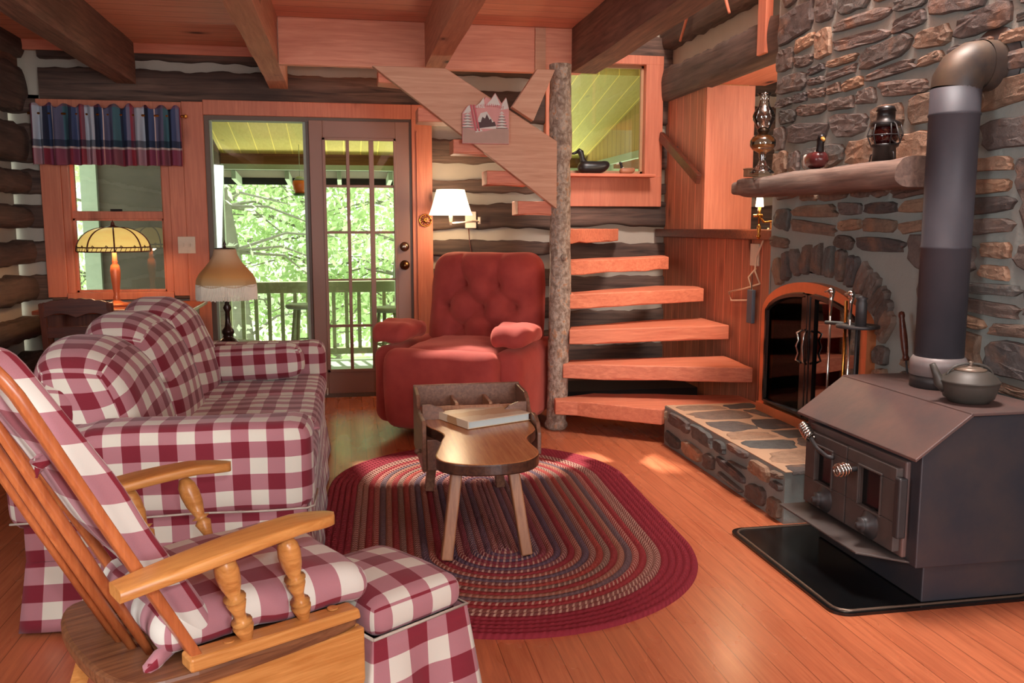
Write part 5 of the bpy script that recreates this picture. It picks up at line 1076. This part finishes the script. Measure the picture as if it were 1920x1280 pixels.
m = M(); m.smooth = True; m.lathe([(0, .01), (.045, .01), (.062, .05), (.068, .09), (.062, .125), (0, .13)], (0, 0, 0), 20); m.build('orange_bowl', plain('orange_plastic', (226, 112, 50), .4), hp)
m = M(); m.smooth = True; m.lathe([(0, -.012), (.06, -.012), (.06, .008), (0, .01)], (0, 0, 0), 20); m.build('green_tray', plain('green_tray', (60, 96, 62), .5), hp)
m = M(); m.smooth = True; m.lathe([(0, .13), (.055, .13), (.03, .16), (0, .165)], (0, 0, 0), 20); m.tube([(0, 0, .16), (0, 0, .455)], .003, 6); m.build('hanger', m_pale, hp)
m = M(); m.box((-2.35, 7.6, -.4), (-1.62, 7.75, 3.2)) if False else m.box((-1.93, 7.6, -.4), (-1.3, 7.75, 3.2)); struct(m.build('wall_outbuilding', plain('dark_mottled_wall', (92, 84, 72), .9, vary=.3, scale=3)))
m = M(); m.box((-2.05, 7.55, -.4), (-1.93, 7.65, 3.2)); struct(m.build('trim_14', m_pale))
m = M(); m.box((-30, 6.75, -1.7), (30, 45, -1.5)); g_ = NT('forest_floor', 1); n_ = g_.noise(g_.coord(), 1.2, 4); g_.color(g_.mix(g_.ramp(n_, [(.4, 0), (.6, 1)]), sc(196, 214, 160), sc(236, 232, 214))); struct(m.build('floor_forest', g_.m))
def leaf_mat(name, rgb):
    t = NT(name, .6, .2); t.t.nodes.remove(t.b); n = t.noise(t.coord(), 1.5, 3); c = t.mix(n, sc(*rgb), tuple(min(1, v * 1.7) for v in sc(*rgb)[:3]) + (1,))
    d = t.n('ShaderNodeBsdfDiffuse'); tr = t.n('ShaderNodeBsdfTranslucent'); t.put(d.inputs[0], c); t.put(tr.inputs[0], c); mx = t.n('ShaderNodeMixShader'); mx.inputs[0].default_value = .55; t.put(mx.inputs[1], d.outputs[0]); t.put(mx.inputs[2], tr.outputs[0]); t.t.links.new(mx.outputs[0], t.out.inputs[0]); return t.m
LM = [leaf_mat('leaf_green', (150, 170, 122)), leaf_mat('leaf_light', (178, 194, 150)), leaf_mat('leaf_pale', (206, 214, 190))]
m_trunk = plain('tree_bark', (126, 122, 108), .9, vary=.3, scale=8, bump=.4)
def tree(x, y, h, rad, n, lm, label, seed, tr=.14, z0=-1.5, size=.062):
    t = thing('forest_tree', label, 'tree', (x, y, z0)); rn = np.random.RandomState(seed)
    m = M(); m.smooth = True; K = 10; pts_ = [(.15 * math.sin(i * .5 + seed), .1 * math.sin(i * .7), h * i / K) for i in range(K + 1)]; m.tube(pts_, [tr * (1 - .06 * i) for i in range(K + 1)], 12); trk = m.build('trunk', m_trunk, t)
    m = M(); m.smooth = True; ends = []
    for i in range(40):
        b = Vector(pts_[rn.randint(2, K)]); a = rn.uniform(0, 2 * PI); L = rad * rn.uniform(.5, 1); e = b + Vector((L * math.cos(a), L * math.sin(a), rn.uniform(-.5, .4))); mid = (b + e) / 2 + Vector((rn.uniform(-.2, .2), rn.uniform(-.2, .2), .15)); m.tube([b, mid, e], [.025, .016, .006], 5, cap=False); ends += [(b + mid) / 2, mid, (mid + e) / 2, e, e]
    m.build('branches', m_trunk, t)
    c = np.array([list(e) for e in ends]); c = c[rn.randint(0, len(c), n)] + rn.normal(0, .30, (n, 3)) * [1, 1, .7]
    a = rn.normal(0, 1, (n, 3)); a /= np.linalg.norm(a, axis=1)[:, None]; b = np.cross(a, rn.normal(0, 1, (n, 3))); b /= np.linalg.norm(b, axis=1)[:, None]; s = size * rn.uniform(.5, 1.2, (n, 1)); a *= s; b *= s * .55
    V = np.stack([c - a, c + b, c + a, c - b], 1).reshape(-1, 3); me = bpy.data.meshes.new('foliage'); me.from_pydata(V.tolist(), [], np.arange(4 * n).reshape(-1, 4).tolist()); me.materials.append(lm); o = bpy.data.objects.new('foliage', me); COL.objects.link(o); o.parent = t
    return t
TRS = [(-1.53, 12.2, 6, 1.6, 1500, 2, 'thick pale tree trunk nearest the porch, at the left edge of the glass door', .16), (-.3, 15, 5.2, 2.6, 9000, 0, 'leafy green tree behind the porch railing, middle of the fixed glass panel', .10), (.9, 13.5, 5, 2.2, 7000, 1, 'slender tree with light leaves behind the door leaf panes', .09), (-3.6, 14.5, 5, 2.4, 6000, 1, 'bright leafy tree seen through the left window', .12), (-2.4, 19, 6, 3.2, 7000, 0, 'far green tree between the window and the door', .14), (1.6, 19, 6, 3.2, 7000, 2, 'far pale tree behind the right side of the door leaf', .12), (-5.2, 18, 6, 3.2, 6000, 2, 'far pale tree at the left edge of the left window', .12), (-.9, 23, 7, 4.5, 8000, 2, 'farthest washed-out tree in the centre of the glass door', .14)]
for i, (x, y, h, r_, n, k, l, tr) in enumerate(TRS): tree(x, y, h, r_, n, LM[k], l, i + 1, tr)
